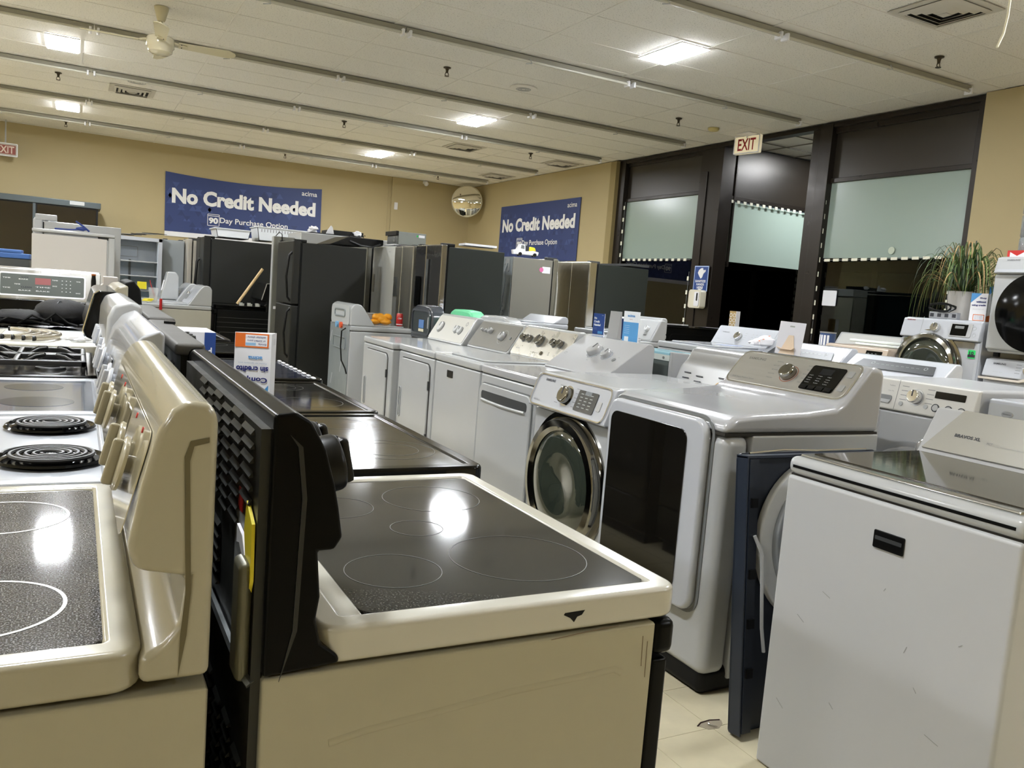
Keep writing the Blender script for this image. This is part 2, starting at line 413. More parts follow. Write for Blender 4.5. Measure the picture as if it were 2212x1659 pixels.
for i, (x, y, l) in enumerate(((3.36, 8.27, 'in the centre of the ceiling'), (3.36, 12.04, 'over the wide blue banner side'), (6.44, 12.05, 'above the far refrigerators'),
        (6.45, 8.32, 'near the window exit sign'), (6.45, 4.85, 'at the upper right below the large diffuser'), (-.25, 12.06, 'at the left between the two LED panels'),
        (-.21, 16.08, 'at the far left above the back wall'), (3.39, 16.04, 'above the right end of the wide banner'), (6.43, 15.93, 'near the far corner'))):
    t = thing('sprinkler', 'dark fire sprinkler hanging %s' % l, 'sprinkler', (x, y, CEIL), 0, 'fire sprinklers')
    M = frame((0, 0, 0), (0, 0, -1), (0, 1, 0))
    MB().lathe(M, [(.04, 0), (.038, .008), (.02, .014), (.014, .03), (.012, .055)], 16).obj('escutcheon', DBR, t)
    MB().tube([(-.012, 0, -.05), (-.02, 0, -.075), (-.012, 0, -.086), (0, 0, -.088)], .004, 6).tube([(.012, 0, -.05), (.02, 0, -.075), (.012, 0, -.086), (0, 0, -.088)], .004, 6).obj('yoke', DBR, t)
    MB().cyl(M, .024, .004, 14, z=.086).obj('deflector', DBR, t)
def spk(x, y, r, label):
    t = thing('ceiling_speaker', label, 'speaker', (x, y, CEIL)); M = frame((0, 0, 0), (0, 0, -1), (0, 1, 0))
    MB().lathe(M, [(r, 0), (r * .98, .01), (r * .62, .014)], 36).obj('speaker_rim', TILEP, t)
    for q in range(3): MB().ring(M, r * (.15 + q * .15), r * (.24 + q * .15), .003, z=.014, n=30).obj('grille_ring', LGREY, t)
spk(4.35, 8.43, .155, 'round ceiling speaker between two fluorescent strips')
spk(0.62, 11.75, .2, 'round ceiling speaker behind the fan beside the left diffuser')
t = tag(MB().lathe(frame((7.09, 8.42, CEIL), (0, 0, -1), (0, 1, 0)), [(.07, 0), (.07, .02), (.055, .035)], 24).obj('smoke_detector', mat('aged_yellow_plastic', (214, 200, 140), 0.4)), 'yellowed round smoke detector near the window exit sign', 'detector')
t = tag(MB().blob((6.61, 17.02, 3.59), .05, .05, .05, 12, 8).box(6.58, 6.64, 17.02, 17.2, 3.6, 3.65).obj('security_camera', PAPER), 'small white dome security camera at the top of the back wall', 'camera')
t = tag(MB().tube([(3.90, 2.6, CEIL), (3.905, 2.6, 3.3), (3.91, 2.6, 2.88), (3.895, 2.6, 2.79), (3.86, 2.6, 2.72)], .006, 8).obj('hanging_cable', mat('white_cable', (236, 230, 205), 0.4)), 'thin white cable hanging from the ceiling at the upper right', 'cable')

# ---- fan
FANP = mat('fan_cream', (206, 198, 168), 0.35, coat=0.3)
t = thing('ceiling_fan', 'cream ceiling fan with paddle blades hanging at the upper left', 'ceiling fan', (0.62, 8.31, CEIL))
M = frame((0, 0, 0), (0, 0, -1), (0, 1, 0))
MB().lathe(M, [(.062, 0), (.06, .02), (.035, .11), (.03, .12)], 24).obj('canopy', FANP, t)
MB().cyl(M, .013, .16, 12, z=.1).obj('downrod', FANP, t)
MB().lathe(M, [(.04, .24), (.1, .255), (.115, .27), (.118, .34), (.105, .355), (.1, .385), (.07, .405), (.02, .41)], 32).obj('motor_housing', mat('fan_gloss', (212, 205, 180), 0.15, coat=0.5), t)
for a in (-4, 86, 176, 266):
    Rm = Matrix.Rotation(math.radians(a), 4, 'Z')
    MB().tube([tuple(Rm @ Vector(p)) for p in ((.09, 0, -.285), (.13, 0, -.29), (.17, 0, -.3))], .01, 8).box(.16, .22, -.03, .03, -.308, -.302, Rm).obj('blade_arm', FANP, t)
    T = Rm @ Matrix.Translation((0, 0, -.30)) @ Matrix.Rotation(math.radians(-16), 4, 'X')
    MB().prism([(.15, -.045), (.58, -.065), (.63, -.03), (.64, .0), (.63, .03), (.58, .065), (.15, .045)], 'Z', -.003, .003, T).obj('blade', FANP, t)
    m = MB()
    for (u, v) in ((.175, -.025), (.175, .025), (.215, 0)): m.cyl(T @ Matrix.Translation((u, v, -.007)), .005, .004, 8)
    m.obj('blade_screw', BLACK, t)

# ---- exit signs
def exit_sign(name, label, M, w, h, bgc, col, scale=1.0, hang=True):
    t = thing(name, label, 'exit sign')
    MB().plate(M, w, h, .05, .012, z=-.05).obj('sign_box', bgc, t)
    MB().hollow(M, w, h, .012, .012, .006).obj('sign_rim', PAPER, t)
    return t
MX = frame((7.58, 8.33, 3.52), (-1, -.15, 0))
t = exit_sign('exit_sign', 'white and red exit sign hanging from the ceiling before the vestibule', MX, .40, .23, mat('exit_face', (226, 214, 180), 0.5, emit=.15), RED)
txt('EXIT', MX, 0, 0, .28, .15, mat('exit_red', (170, 30, 26), 0.5), t, bold=.02)
MB().box(7.5, 7.64, 8.22, 8.44, 3.645, CEIL).box(7.57, 7.59, 8.32, 8.34, 3.6, 3.65).obj('sign_mount', PAPER, t)
MX = frame((-1.12, 16.9, 3.16), (0, -1, 0))
t = exit_sign('exit_sign', 'grey exit sign with red panel at the left edge of the view', MX, .36, .22, mat('exit_grey', (176, 172, 160), 0.5), RED)
MB().plate(MX, .30, .15, .003, .004, z=.0).obj('red_panel', mat('exit_dull_red', (142, 72, 62), 0.5), t)
txt('EXIT', MX, 0, 0, .26, .12, mat('exit_pale', (214, 196, 180), 0.5), t, bold=.02, z=.004)
MB().box(-1.13, -1.11, 16.9, 16.92, 3.27, CEIL).obj('sign_stem', LGREY, t)

# ================================================================== STOREFRONT
BRZ = mat('dark_bronze_metal', (44, 38, 32), 0.32, 0.35, rvar=0.05, vs=5)
PAN = mat('dark_bronze_panel', (50, 44, 36), 0.32, 0.2, bump=0.35, bs=8, spec=0.6)
FROST = mat('frosted_film_glass', (150, 166, 156), 0.22, spec=0.6)
FROST2 = mat('frosted_film_glass_lit', (176, 194, 182), 0.3, spec=0.5)  # paler copy for the vestibule pane, its light put into the colour
CLEAR = glass_mat('window_glass', (150, 160, 155), 0.0, 0.26)
SX = 7.85
def bay(n, y0, y1, zt, zf0, zf1, frost=FROST):
    t = MB().box(SX, SX + .07, y0, y1, zf1, zf1 + .05).box(SX, SX + .07, y0, y1, zt - .06, CEIL).box(SX, SX + .07, y0, y1, .0, .14).obj('window_%d' % n, BRZ, bev=.004, seg=1); struct(t)
    MB().box(SX + .03, SX + .045, y0, y1, zf1 + .05, zt - .06).obj('transom_panel', PAN, t)
    MB().box(SX + .03, SX + .036, y0, y1, zf0, zf1).obj('frosted_pane', frost, t)
    MB().box(SX + .03, SX + .036, y0, y1, .14, zf0).obj('clear_pane', CLEAR, t)
    return t
w1 = bay(1, 9.48, 11.34, 3.62, 2.09, 3.0)
w2 = bay(2, 5.36, 7.14, 3.6, 2.09, 2.97)
struct(MB().box(SX - .06, SX + .1, 11.3, 11.47, 0, CEIL).obj('trim_3', BRZ, bev=.006, seg=1))
cp = MB().box(SX - .03, SX + .2, 9.02, 9.48, 0, CEIL).box(SX - .05, SX - .03, 9.3, 9.44, 0, 3.3).obj('trim_4', BRZ, bev=.006, seg=1); struct(cp)
struct(MB().box(SX - .06, SX + .12, 7.14, 7.32, 0, CEIL).box(SX - .03, SX + .14, 7.32, 7.46, 0, 3.62).obj('trim_5', BRZ, bev=.006, seg=1))
struct(MB().box(SX - .04, SX + .1, 5.24, 5.36, 0, CEIL).obj('trim_6', BRZ, bev=.006, seg=1))
struct(MB().box(SX - .05, SX + .08, 5.24, 11.46, CEIL - .05, CEIL - .001).obj('trim_7', BRZ))
# vestibule side wall at Y 9.36
VY = 9.05
v = MB().box(SX + .2, 10.4, VY, VY + .07, 2.92, 2.98).box(SX + .2, 10.4, VY, VY + .07, 0, .14).box(8.1, 8.13, VY - .01, VY + .07, 2.0, CEIL).box(9.62, 9.74, VY - .02, VY + .07, 0, CEIL).obj('window_3', BRZ, bev=.004, seg=1); struct(v)
MB().box(SX + .2, 10.2, VY + .02, VY + .035, 2.98, CEIL).obj('transom_panel', PAN, v)
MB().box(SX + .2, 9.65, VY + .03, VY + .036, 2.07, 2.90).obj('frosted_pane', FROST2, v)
MB().box(SX + .2, 9.65, VY + .03, VY + .036, .14, 2.07).obj('clear_pane', CLEAR, v)
# outside of the vestibule: doors and far jamb
d = MB().box(10.3, 10.4, 5.4, VY, 0, .1).box(10.3, 10.4, 5.4, VY, 2.1, 2.3).box(10.3, 10.4, 7.3, 7.4, 0, 2.2).box(10.3, 10.4, 8.3, 8.4, 0, 2.2).box(10.3, 10.4, 5.4, VY, 3.4, CEIL).obj('door_1', BRZ); struct(d)
MB().box(10.34, 10.35, 5.4, VY, .1, 3.4).obj('clear_pane', CLEAR, d)
struct(MB().box(SX + .1, 10.4, 5.3, 5.36, 0, CEIL).obj('wall_vestibule', mat('vestibule_dark', (50, 48, 44), .6)))
struct(MB().box(8.0, 40, 5.4, 60, -.12, -.08).obj('ground_outside', mat('asphalt', (44, 44, 44), .8)))
# light in the vestibule ceiling, seen as the bright ceiling beyond the header
gv = MB()
for i in range(5): gv.box(SX + .1 + i * .61, SX + .115 + i * .61, 5.4, VY, CEIL - .001, CEIL + .01)
for i in range(4): gv.box(SX + .1, 10.4, 7.4 + i * .61, 7.415 + i * .61, CEIL - .001, CEIL + .01)
stuff(gv.obj('vestibule_grid', mat('vest_grid', (120, 116, 104), .6), ceil))
t = thing('ceiling_light', 'LED panel in the vestibule ceiling beyond the header', 'ceiling light', (9.4, 8.0, CEIL))
MB().box(-.3, .3, -.15, .15, -.008, -.002).obj('diffuser', mat('led_vestibule', (246, 250, 255), .5, emit=LIGHT * .5), t)

# LED module strings taped round the window edges
LEDS = mat('led_module', (236, 234, 214), 0.35)
def string(path, label, step=.16, n=(-1, 0, 0), size=(.035, .06)):
    t = thing('led_string', label, 'light string', (0, 0, 0), 0, 'unlit LED module strings round the shop windows')
    MB().tube(path, .004, 5).obj('wire', INKG, t)
    m = MB(); nv = Vector(n)
    for a, b in zip(path[:-1], path[1:]):
        a = Vector(a); b = Vector(b); L = (b - a).length; k = max(1, int(L / step)); d = (b - a).normalized()
        for i in range(k):
            p = a + d * (i + .5) * step; m.plate(frame(p + nv * .006, nv, d), size[0], size[1], .008, .004)
    stuff(m.obj('led_module', LEDS, t))
string([(SX - .02, 11.28, 3.0), (SX - .02, 11.27, 1.0)], 'string of small white LED modules down the left edge of the left window', .19)
string([(SX - .01, 11.25, 2.07), (SX - .01, 9.53, 2.07)], 'string of small white LED modules along the bar of the left window', .14)
string([(SX - .01, 9.53, 1.9), (SX - .01, 9.54, .9)], 'short string of LED modules beside the hand sanitizer post', .2)
string([(8.0, VY - .01, 2.90), (9.58, VY - .01, 2.90)], 'string of LED modules along the top of the vestibule glass', .12, (0, -1, 0), (.04, .05))
string([(9.58, VY - .02, 2.88), (9.59, VY - .02, .9)], 'string of LED modules down the right edge of the vestibule glass', .1, (0, -1, 0), (.06, .06))
string([(SX - .02, 7.16, 3.0), (SX - .02, 7.14, 1.1)], 'string of LED modules down the left edge of the right window', .17)
string([(SX - .01, 7.1, 2.06), (SX - .01, 5.5, 2.09)], 'string of LED modules along the bar of the right window', .13, size=(.03, .08))
string([(SX - .01, 5.45, 2.05), (SX - .01, 5.45, 1.45)], 'string of LED modules hanging behind the spider plant', .09, size=(.02, .03))
# wall mounted sign and dispenser on the corner post
PX = SX - .056
M = frame((PX, 9.2, 1.80), (-1, 0, 0))
t = thing('sanitizer_sign', 'blue sanitize hands here sign on the dark corner post', 'sign')
MB().plate(M, .30, .36, .006, .01).obj('sign_board', mat('sign_pale_blue', (170, 190, 226), .4), t)
MB().plate(M, .27, .33, .002, .006, z=.006).obj('blue_face', BLUE, t)
MB().prism([(-.03, .03), (-.07, .08), (-.05, .12), (-.01, .145), (.03, .15), (.04, .12), (.09, .125), (.09, .1), (.05, .07), (.03, .02), (.0, .0)], 'Z', .008, .010, M).obj('hands_emblem', INKW, t)
for i, s_ in enumerate(('SANITIZE', 'HANDS', 'HERE')): txt(s_, M, 0, -.035 - i * .045, (.22, .16, .13)[i], .034, INKW, t, bold=.03, z=.008)
MB().prism([(-.05, -.145), (.05, -.145), (0, -.165)], 'Z', .008, .010, M).obj('arrow', INKW, t)
M = frame((PX, 9.18, 1.51), (-1, 0, 0))
t = thing('soap_dispenser', 'cream wall soap dispenser below the blue sign on the post', 'dispenser')
MB().plate(M, .26, .26, .11, .04).obj('dispenser_body', mat('dispenser_cream', (226, 220, 200), .3, coat=.3), t, bev=.012)
MB().plate(M, .10, .20, .012, .02, cx=.06, z=.108).obj('front_window', PAPER, t)
MB().plate(M, .025, .11, .003, .01, cx=.07, cy=.03, z=.12).obj('level_slot', BLACK, t)
M = frame((SX - .066, 7.24, 1.62), (-1, 0, 0))
tag(MB().plate(frame((SX + .02, 6.97, 1.62), (-1, 0, 0)), .2, .18, .004, .01).obj('window_note', PAPER), 'plain white paper note taped inside the right window', 'note')
tag(MB().cyl(frame((SX + .02, 6.2, 2.17), (-1, 0, 0)), .04, .006, 24).obj('window_sticker', mat('faded_sticker', (190, 200, 180), .4)), 'small round faded sticker low on the right frosted pane', 'sticker')
# parked car outside
CARP = mat('dark_car_paint', (20, 24, 26), .15, coat=.8)
t = thing('car', 'dark parked car outside the vestibule window at night', 'car', (13.2, 15.2, -.1), 20)
MB().prism([(-2.2, .25), (2.2, .25), (2.25, .7), (1.9, .85), (1.1, .95), (.5, 1.38), (-1.0, 1.42), (-1.7, 1.0), (-2.2, .9)], 'Y', -.85, .85).obj('car_body', CARP, t, bev=.06)
for s in (-1, 1): MB().prism([(-1.4, 1.02), (.85, 1.0), (.42, 1.32), (-.9, 1.35)], 'Y', s * .80, s * .86).obj('side_window', mat('car_glass', (60, 74, 70), .05, coat=1), t)
for x in (-1.4, 1.4):
    for s in (-1, 1): MB().cyl(frame((x, s * .7, .32), (0, s, 0)), .32, .2, 24).obj('wheel', BLACKM, t)
# ================================================================== APPLIANCE BUILDERS
SEAM = mat('seam_shadow', (40, 36, 30), .8)
COIL = mat('coil_element', (40, 40, 40), .45)
IRON = mat('cast_iron', (30, 30, 30), .4)
GL_BLACK = speckle_mat('speckled_black_ceramic', (36, 36, 35), (92, 92, 90), .07, 330, .56, amount=.55)
GL_DARK = mat('black_ceramic', (14, 13, 11), .06, coat=.6, rvar=.03, vs=8)
GL_GREY = speckle_mat('speckled_grey_ceramic', (58, 58, 60), (150, 150, 152), .06, 420, .52, amount=.7)
GL_BLUE = mat('pale_blue_ceramic', (104, 112, 126), .1, coat=.6)
RINGM = mat('ring_print', (92, 94, 92), .4)
RINGW = mat('ring_print_white', (196, 196, 192), .4)

def base_box(t, d, w, h, m, name='cabinet', z0=.02, x0=None, x1=None, bev=.008):
    x0 = -d / 2 if x0 is None else x0; x1 = d / 2 if x1 is None else x1
    return MB().box(x0, x1, -w / 2, w / 2, z0, h).obj(name, m, t, bev=bev)

def range_(label, x, y, rot, w, D, body, trim, glass, guard, gm, top=.93, rings=(), cat='range', group='kitchen ranges in the two rows',
           door=BLACKG, handle=BLACK, gy=None, seam=True, glassx=None, name='kitchen_range', trimh=.05, panel=True, tx0=.07):
    """local frame: back at x=0, front at x=D (+X), width along y, guard = side outline (x, z)"""
    t = thing(name, label, cat, (x, y, 0), rot, group)
    zb = top - trimh
    MB().box(0.0, D - .045, -w / 2, w / 2, .06, zb - .006).obj('side_body', body, t, bev=.004, seg=1)
    MB().box(0.02, D - .06, -w / 2 + .02, w / 2 - .02, .0, .06).obj('plinth', BLACKM, t)
    MB().box(D - .044, D - .012, -w / 2 + .003, w / 2 - .003, .27, zb - .07).obj('oven_door', door, t, bev=.006)
    MB().plate(frame((D - .012, 0, .52), (1, 0, 0)), w * .7, .3, .002, .02).obj('oven_window', BLACKG, t)
    MB().box(D - .044, D - .014, -w / 2 + .003, w / 2 - .003, .08, .262).obj('drawer', door, t, bev=.006)
    MB().box(D - .044, D + .0, -w / 2 + .003, w / 2 - .003, zb - .066, zb - .006).obj('handle_rail', handle, t, bev=.014, seg=3)
    # cooktop trim: raised rim with the glass set into it
    F = Matrix.Translation(((D + tx0) / 2, 0, 0))
    L = D - tx0
    m = MB(); m.hollow(F, L, w, .035, .042, trimh, z=zb)
    m.box(tx0 + .01, D - .003, -w / 2 + .03, w / 2 - .03, zb, top - .012)
    m.obj('cooktop_trim', trim, t, bev=.009, seg=3, ang=60)
    gx0, gx1 = glassx or (.14, D - .036)
    if gx0 - tx0 > .05: MB().box(tx0 + .03, gx0, -w / 2 + .03, w / 2 - .03, top - .013, top - .003).obj('rear_ledge', trim, t, bev=.003)
    G = Matrix.Translation(((gx0 + gx1) / 2, 0, 0))
    g = MB().plate(G, gx1 - gx0, w - .082, .006, .03, z=top - .010).obj('cooktop_glass', glass, t)
    for (rx, ry, r, kind) in rings:
        z = top - .0038
        if kind == 'line': MB().ring(Matrix.Translation((rx, ry, 0)), r - .0012, r, .0003, z=z, n=56).obj('burner_ring', RINGM, t)
        elif kind == 'white': MB().ring(Matrix.Translation((rx, ry, 0)), r - .005, r, .0004, z=z, n=56).obj('burner_ring', RINGW, t)
        elif kind == 'disc': MB().cyl(Matrix.Translation((rx, ry, z)), r, .0004, 48).obj('burner_patch', mat('burner_patch', (70, 74, 82), .1), t)
        elif kind == 'coil':
            c = MB().lathe(Matrix.Translation((rx, ry, 0)), [(r * 1.18, top + .004), (r * 1.14, top + .009), (r * 1.02, top + .004), (r * .9, top - .012), (r * .3, top - .02)], 48).obj('drip_pan', BLACKG, t)
            path = []; turns = 5
            for k in range(turns * 28 + 1):
                q = k / (turns * 28); a = 2 * PI * turns * q; rad = r * (.18 + .80 * q); path.append((rx + rad * math.cos(a), ry + rad * math.sin(a), top + .014))
            MB().tube(path, .0048, 6).obj('coil', COIL, c)
            MB().cyl(Matrix.Translation((rx, ry, top + .006)), r * .12, .008, 16).obj('coil_cap', CHROME, c)
    gw = gy or w / 2 + .003
    MB().prism(guard, 'Y', -gw, gw).obj('backguard', gm, t, bev=.012, seg=3, ang=28)
    return t

def louvres(t, x, cols, rows, y0, dy, z0, dz, ln=.05, m=None, n=(-1, 0, 0), tilt=.35, skip=None):
    """pressed vent slots on a sheet metal back, each its own small piece"""
    base = None
    for i in range(cols):
        for j in range(rows):
            if skip and skip(i, j): continue
            if base is None:
                base = MB().prism([(0, -.003), (-.005, -.004), (-.006, -.0025), (-.001, .004)], 'Y', -ln / 2, ln / 2).obj('louvre', m or GALVD, t, flat=True).data
                o = [c for c in t.children if c.data is base][0]
            else:
                o = bpy.data.objects.new('louvre', base); COL.objects.link(o); o.parent = t
            o.location = (x, y0 + i * dy, z0 + j * dz + (i % 2) * dz * .4)

def knobs(t, M, spec, m=CHROME, name='knob', base=None):
    """spec: (u, v, r, h) on the frame M"""
    for (u, v, r, h) in spec:
        k = MB().knob(M, r, h, u, v, 24).obj(name, m, t, bev=.0012, seg=1)
        if base: MB().ring(M, r * 1.02, r * 1.22, .003, u, v, 0, 28).obj('knob_ring', base, k)
        MB().box(u - r * .1, u + r * .1, v, v + r * .9, h, h + .0012, M).obj('pointer', INK, k)

def washer(label, x, y, rot, w=.69, d=.70, h=.94, ct=1.12, cb=None, body=WHITE, topm=WHITE, panel=GREYW, cs='slope', cat='washing machine',
           group='laundry machines', name='top_load_washer', lid=True, run=.19, rise=None, kn=(), knm=CHROME, kbase=LGREY, inset=.035, backm=None, dz=0.0, cround=.03):
    t = thing(name, label, cat, (x, y, dz), rot, group)
    MB().box(-d / 2, d / 2, -w / 2, w / 2, .03, h - .052).obj('cabinet', body, t, bev=.012, seg=2)
    MB().box(-d / 2 + .01, d / 2 - .012, -w / 2 + .008, w / 2 - .008, h - .056, h - .046).obj('seam', SEAM, t)
    MB().box(-d / 2, d / 2 + .004, -w / 2, w / 2, h - .048, h).obj('top_panel', topm, t, bev=.014, seg=3)
    if lid:
        MB().plate(Matrix.Translation((.07, 0, h)), d - .28, w - .13, .012, .05).obj('lid', topm, t, bev=.005)
    for s in ((1, 1), (1, -1), (-1, 1), (-1, -1)):
        MB().cyl(Matrix.Translation((s[0] * (d / 2 - .05), s[1] * (w / 2 - .05), 0)), .022, .035, 12).obj('foot', BLACKM, t)
    bx = -d / 2; r = cround
    if cs == 'slope': prof = [(bx, h), (bx, ct - r), (bx + r * .3, ct - r * .3), (bx + r, ct), (bx + .07, ct), (bx + .07 + run, h)]
    elif cs == 'round': prof = [(bx, h), (bx, ct - .05), (bx + .02, ct - .015), (bx + .06, ct), (bx + .10, ct - .01), (bx + .13, ct - .04), (bx + .09 + run, h)]
    elif cs == 'bigslope': prof = [(bx, h), (bx, ct - .02), (bx + .02, ct), (bx + .05, ct), (bx + .05 + run, h + .01), (bx + .05 + run, h)]
    c = MB().prism(prof, 'Y', -w / 2 + .004, w / 2 - .004).obj('console', cb or body, t, bev=.012, seg=3, ang=25)
    x1 = bx + (.07 if cs == 'slope' else .05 if cs == 'bigslope' else .13); z1 = ct if cs != 'round' else ct - .04
    x2 = bx + (.07 if cs == 'slope' else .05 if cs == 'bigslope' else .09) + run; z2 = h
    up = Vector((x1 - x2, 0, z1 - z2)); n = Vector((up.z, 0, -up.x)); F = frame(((x1 + x2) / 2, 0, (z1 + z2) / 2), n, up)
    if cs == 'round': F = frame(((x1 + x2) / 2 , 0, (z1 + z2) / 2), n, up)
    H = up.length
    if panel: MB().plate(F, w - inset * 2, H * .86, .004, .02, cy=0).obj('control_panel', panel, t, bev=.0015, seg=1)
    K = F @ Matrix.Translation((0, 0, .004))
    knobs(t, K, kn, knm, base=kbase)
    if backm:
        MB().box(-d / 2 - .003, -d / 2, -w / 2 + .015, w / 2 - .015, .04, h - .02).obj('back_panel', backm, t)
    return t, K, H

def dryer_door(t, d, w, z0, z1, wd, m=WHITE, handle='slot', hx=-1):
    F = frame((d / 2, 0, (z0 + z1) / 2), (1, 0, 0))
    o = MB().plate(F, wd, z1 - z0, .014, .05).obj('door', m, t, bev=.006)
    MB().hollow(F, wd + .012, z1 - z0 + .012, .055, .006, .002).obj('door_gap', SEAM, t)
    if handle == 'slot':
        MB().plate(F, .022, .2, .003, .01, cx=hx * (wd / 2 - .045), cy=0, z=.0135).obj('handle', MGREY, o)
        MB().hollow(F, .035, .22, .014, .006, .01, z=.012, cx=hx * (wd / 2 - .045)).obj('handle_rim', m, o)
    for s in (-.28, .28): MB().box(d / 2 + .004, d / 2 + .016, -hx * (wd / 2) - .006, -hx * (wd / 2) + .006, (z0 + z1) / 2 + s * (z1 - z0) - .03, (z0 + z1) / 2 + s * (z1 - z0) + .03).obj('hinge', DGREY, o)
    return o

def front_loader(label, x, y, rot, w=.68, d=.74, h=.98, body=WHITE, panel=WHITE, ring=CHROME, glass=None, dz=0, rc=.47, rr_=.24, ph=.14, name='front_load_washer',
                 cat='washing machine', group='laundry machines', drawer=True, knob=True, disp=True, dispm=BLACKG, ku=0.0, du=.17, brand=None, kr=.035, bulge=.03, dark_door=False, nogroup=False):
    t = thing(name, label, cat, (x, y, dz), rot, None if nogroup else group)
    MB().box(-d / 2, d / 2 - .02, -w / 2, w / 2, .03, h).obj('cabinet', body, t, bev=.02, seg=3)
    MB().box(d / 2 - .03, d / 2, -w / 2 + .002, w / 2 - .002, .05, h - ph - .004).obj('front_panel', body, t, bev=.016, seg=3)
    for s in ((1, 1), (1, -1), (-1, 1), (-1, -1)):
        MB().cyl(Matrix.Translation((s[0] * (d / 2 - .06), s[1] * (w / 2 - .06), 0)), .022, .035, 12).obj('foot', BLACKM, t)
    prof = [(d / 2 - .05, h - .004), (d / 2 - .012, h - .008), (d / 2 + bulge, h - ph + .01), (d / 2 + bulge - .004, h - ph), (d / 2 - .05, h - ph)]
    MB().prism(prof, 'Y', -w / 2 + .002, w / 2 - .002).obj('control_panel', panel, t, bev=.007, seg=2)
    up = Vector((-.012 - bulge, 0, ph - .018)); n = Vector((up.z, 0, -up.x))
    F = frame((d / 2 - .012 + (bulge + .012) / 2, 0, h - ph / 2 + .001), n, up)
    D = frame((d / 2, 0, rc), (1, 0, 0))
    if dark_door: prof2 = [(rr_ * 1.02, 0), (rr_ * 1.02, .02), (rr_, .045), (rr_ * .7, .075), (rr_ * .3, .09), (.001, .092)]
    else: prof2 = [(rr_, 0), (rr_, .03), (rr_ * .96, .05), (rr_ * .86, .056), (rr_ * .80, .04), (rr_ * .8, .0)]
    o = MB().lathe(D, prof2, 56, cap=not dark_door or True).obj('door' if dark_door else 'door_ring', ring if not dark_door else BLACKG, t)
    if not dark_door:
        MB().lathe(D, [(rr_ * .79, .035), (rr_ * .7, .05), (rr_ * .45, .046), (rr_ * .2, .03), (.001, .02)], 48, cap=False).obj('door_glass', glass or mat('door_glass', (50, 56, 48), .04, coat=1.0, spec=.8), o)
        MB().lathe(D, [(rr_ * 1.1, 0), (rr_ * 1.1, .008), (rr_, .01)], 56).obj('door_surround', ring if ring is not CHROME else body, t)
    if drawer:
        MB().hollow(F, .2, ph * .8, .012, .002, .001, cx=-w / 2 + .12).obj('drawer_outline', INKG, t)
        MB().plate(F, .16, .022, .002, .01, cx=-w / 2 + .12, cy=-ph * .22).obj('drawer_pull', LGREY, t)
    if knob: knobs(t, F, [(ku, 0, kr, .028)], CHROME, base=LGREY)
    if disp: MB().plate(F, .14, .06, .003, .006, cx=du).obj('display', dispm, t)
    if brand: txt(brand, F, -w / 2 + .09, ph * .3, .09, .012, INK, t, bold=.02)
    return t, F

def fridge(label, x, y, rot, w, D, h, side, door, style='top', handle='bar', z=0, hm=None, cap=DGREY, front=.06, name='refrigerator', freezer=.62, seam=BLACKM, group='refrigerators on the sales floor'):
    t = thing(name, label, 'refrigerator', (x, y, z), rot, group)
    MB().box(-D / 2, D / 2 - front - .012, -w / 2, w / 2, .02, h - .02).obj('cabinet', side, t, bev=.006)
    MB().box(D / 2 - front - .016, D / 2 - front, -w / 2 + .01, w / 2 - .01, .05, h - .03).obj('gasket', seam, t)
    MB().box(-D / 2 + .02, D / 2 - front - .03, -w / 2 + .02, w / 2 - .02, 0, .03).obj('plinth', BLACKM, t)
    if style == 'top':
        zs = [(.06, h * freezer - .006), (h * freezer + .006, h)]; ys = [(-w / 2, w / 2)]
    elif style == 'side': zs = [(.06, h)]; ys = [(-w / 2, -w * .08 - .003), (-w * .08 + .003, w / 2)]
    elif style == 'french': zs = [(.06, .62), (.632, h)]; ys = None
    else: zs = [(.06, h)]; ys = [(-w / 2, w / 2)]
    boxes = []
    if ys: boxes = [(a, b, c, d) for (a, b) in ys for (c, d) in zs]
    else: boxes = [(-w / 2, w / 2, .06, .62), (-w / 2, -.003, .632, h), (.003, w / 2, .632, h)]
    doors = [MB().box(D / 2 - front, D / 2, a, b, c, d).obj('door', door, t, bev=.014, seg=3) for (a, b, c, d) in boxes]
    hm = hm or door
    if handle == 'bar':
        for dd, (a, b, c, d) in zip(doors, boxes):
            if style == 'side': yy = (-w * .08 - .04) if b < 0 else (-w * .08 + .04)
            elif style == 'french': yy = -.045 if b < .001 else .045
            else: yy = b - .05
            z0, z1 = (c + .08, min(d - .1, c + .9)) if style != 'top' else ((d - .55, d - .03) if d < h - .01 else (c + .03, d - .12))
            if style == 'french' and d < .63: MB().tube([(D / 2 - .002, -.3, .55), (D / 2 + .045, -.27, .55), (D / 2 + .045, .27, .55), (D / 2 - .002, .3, .55)], .012, 8).obj('handle', hm, dd)
            else: MB().tube([(D / 2 - .002, yy, z0), (D / 2 + .03, yy, z0 + .04), (D / 2 + .05, yy, (z0 + z1) / 2), (D / 2 + .03, yy, z1 - .04), (D / 2 - .002, yy, z1)], .012, 8).obj('handle', hm, dd)
    for s in (-1, 1): MB().box(D / 2 - .14, D / 2 - .01, s * (w / 2 - .05) - .03, s * (w / 2 - .05) + .03, h - .018, h + .012).obj('hinge_cap', cap, t, bev=.004, seg=1)
    return t
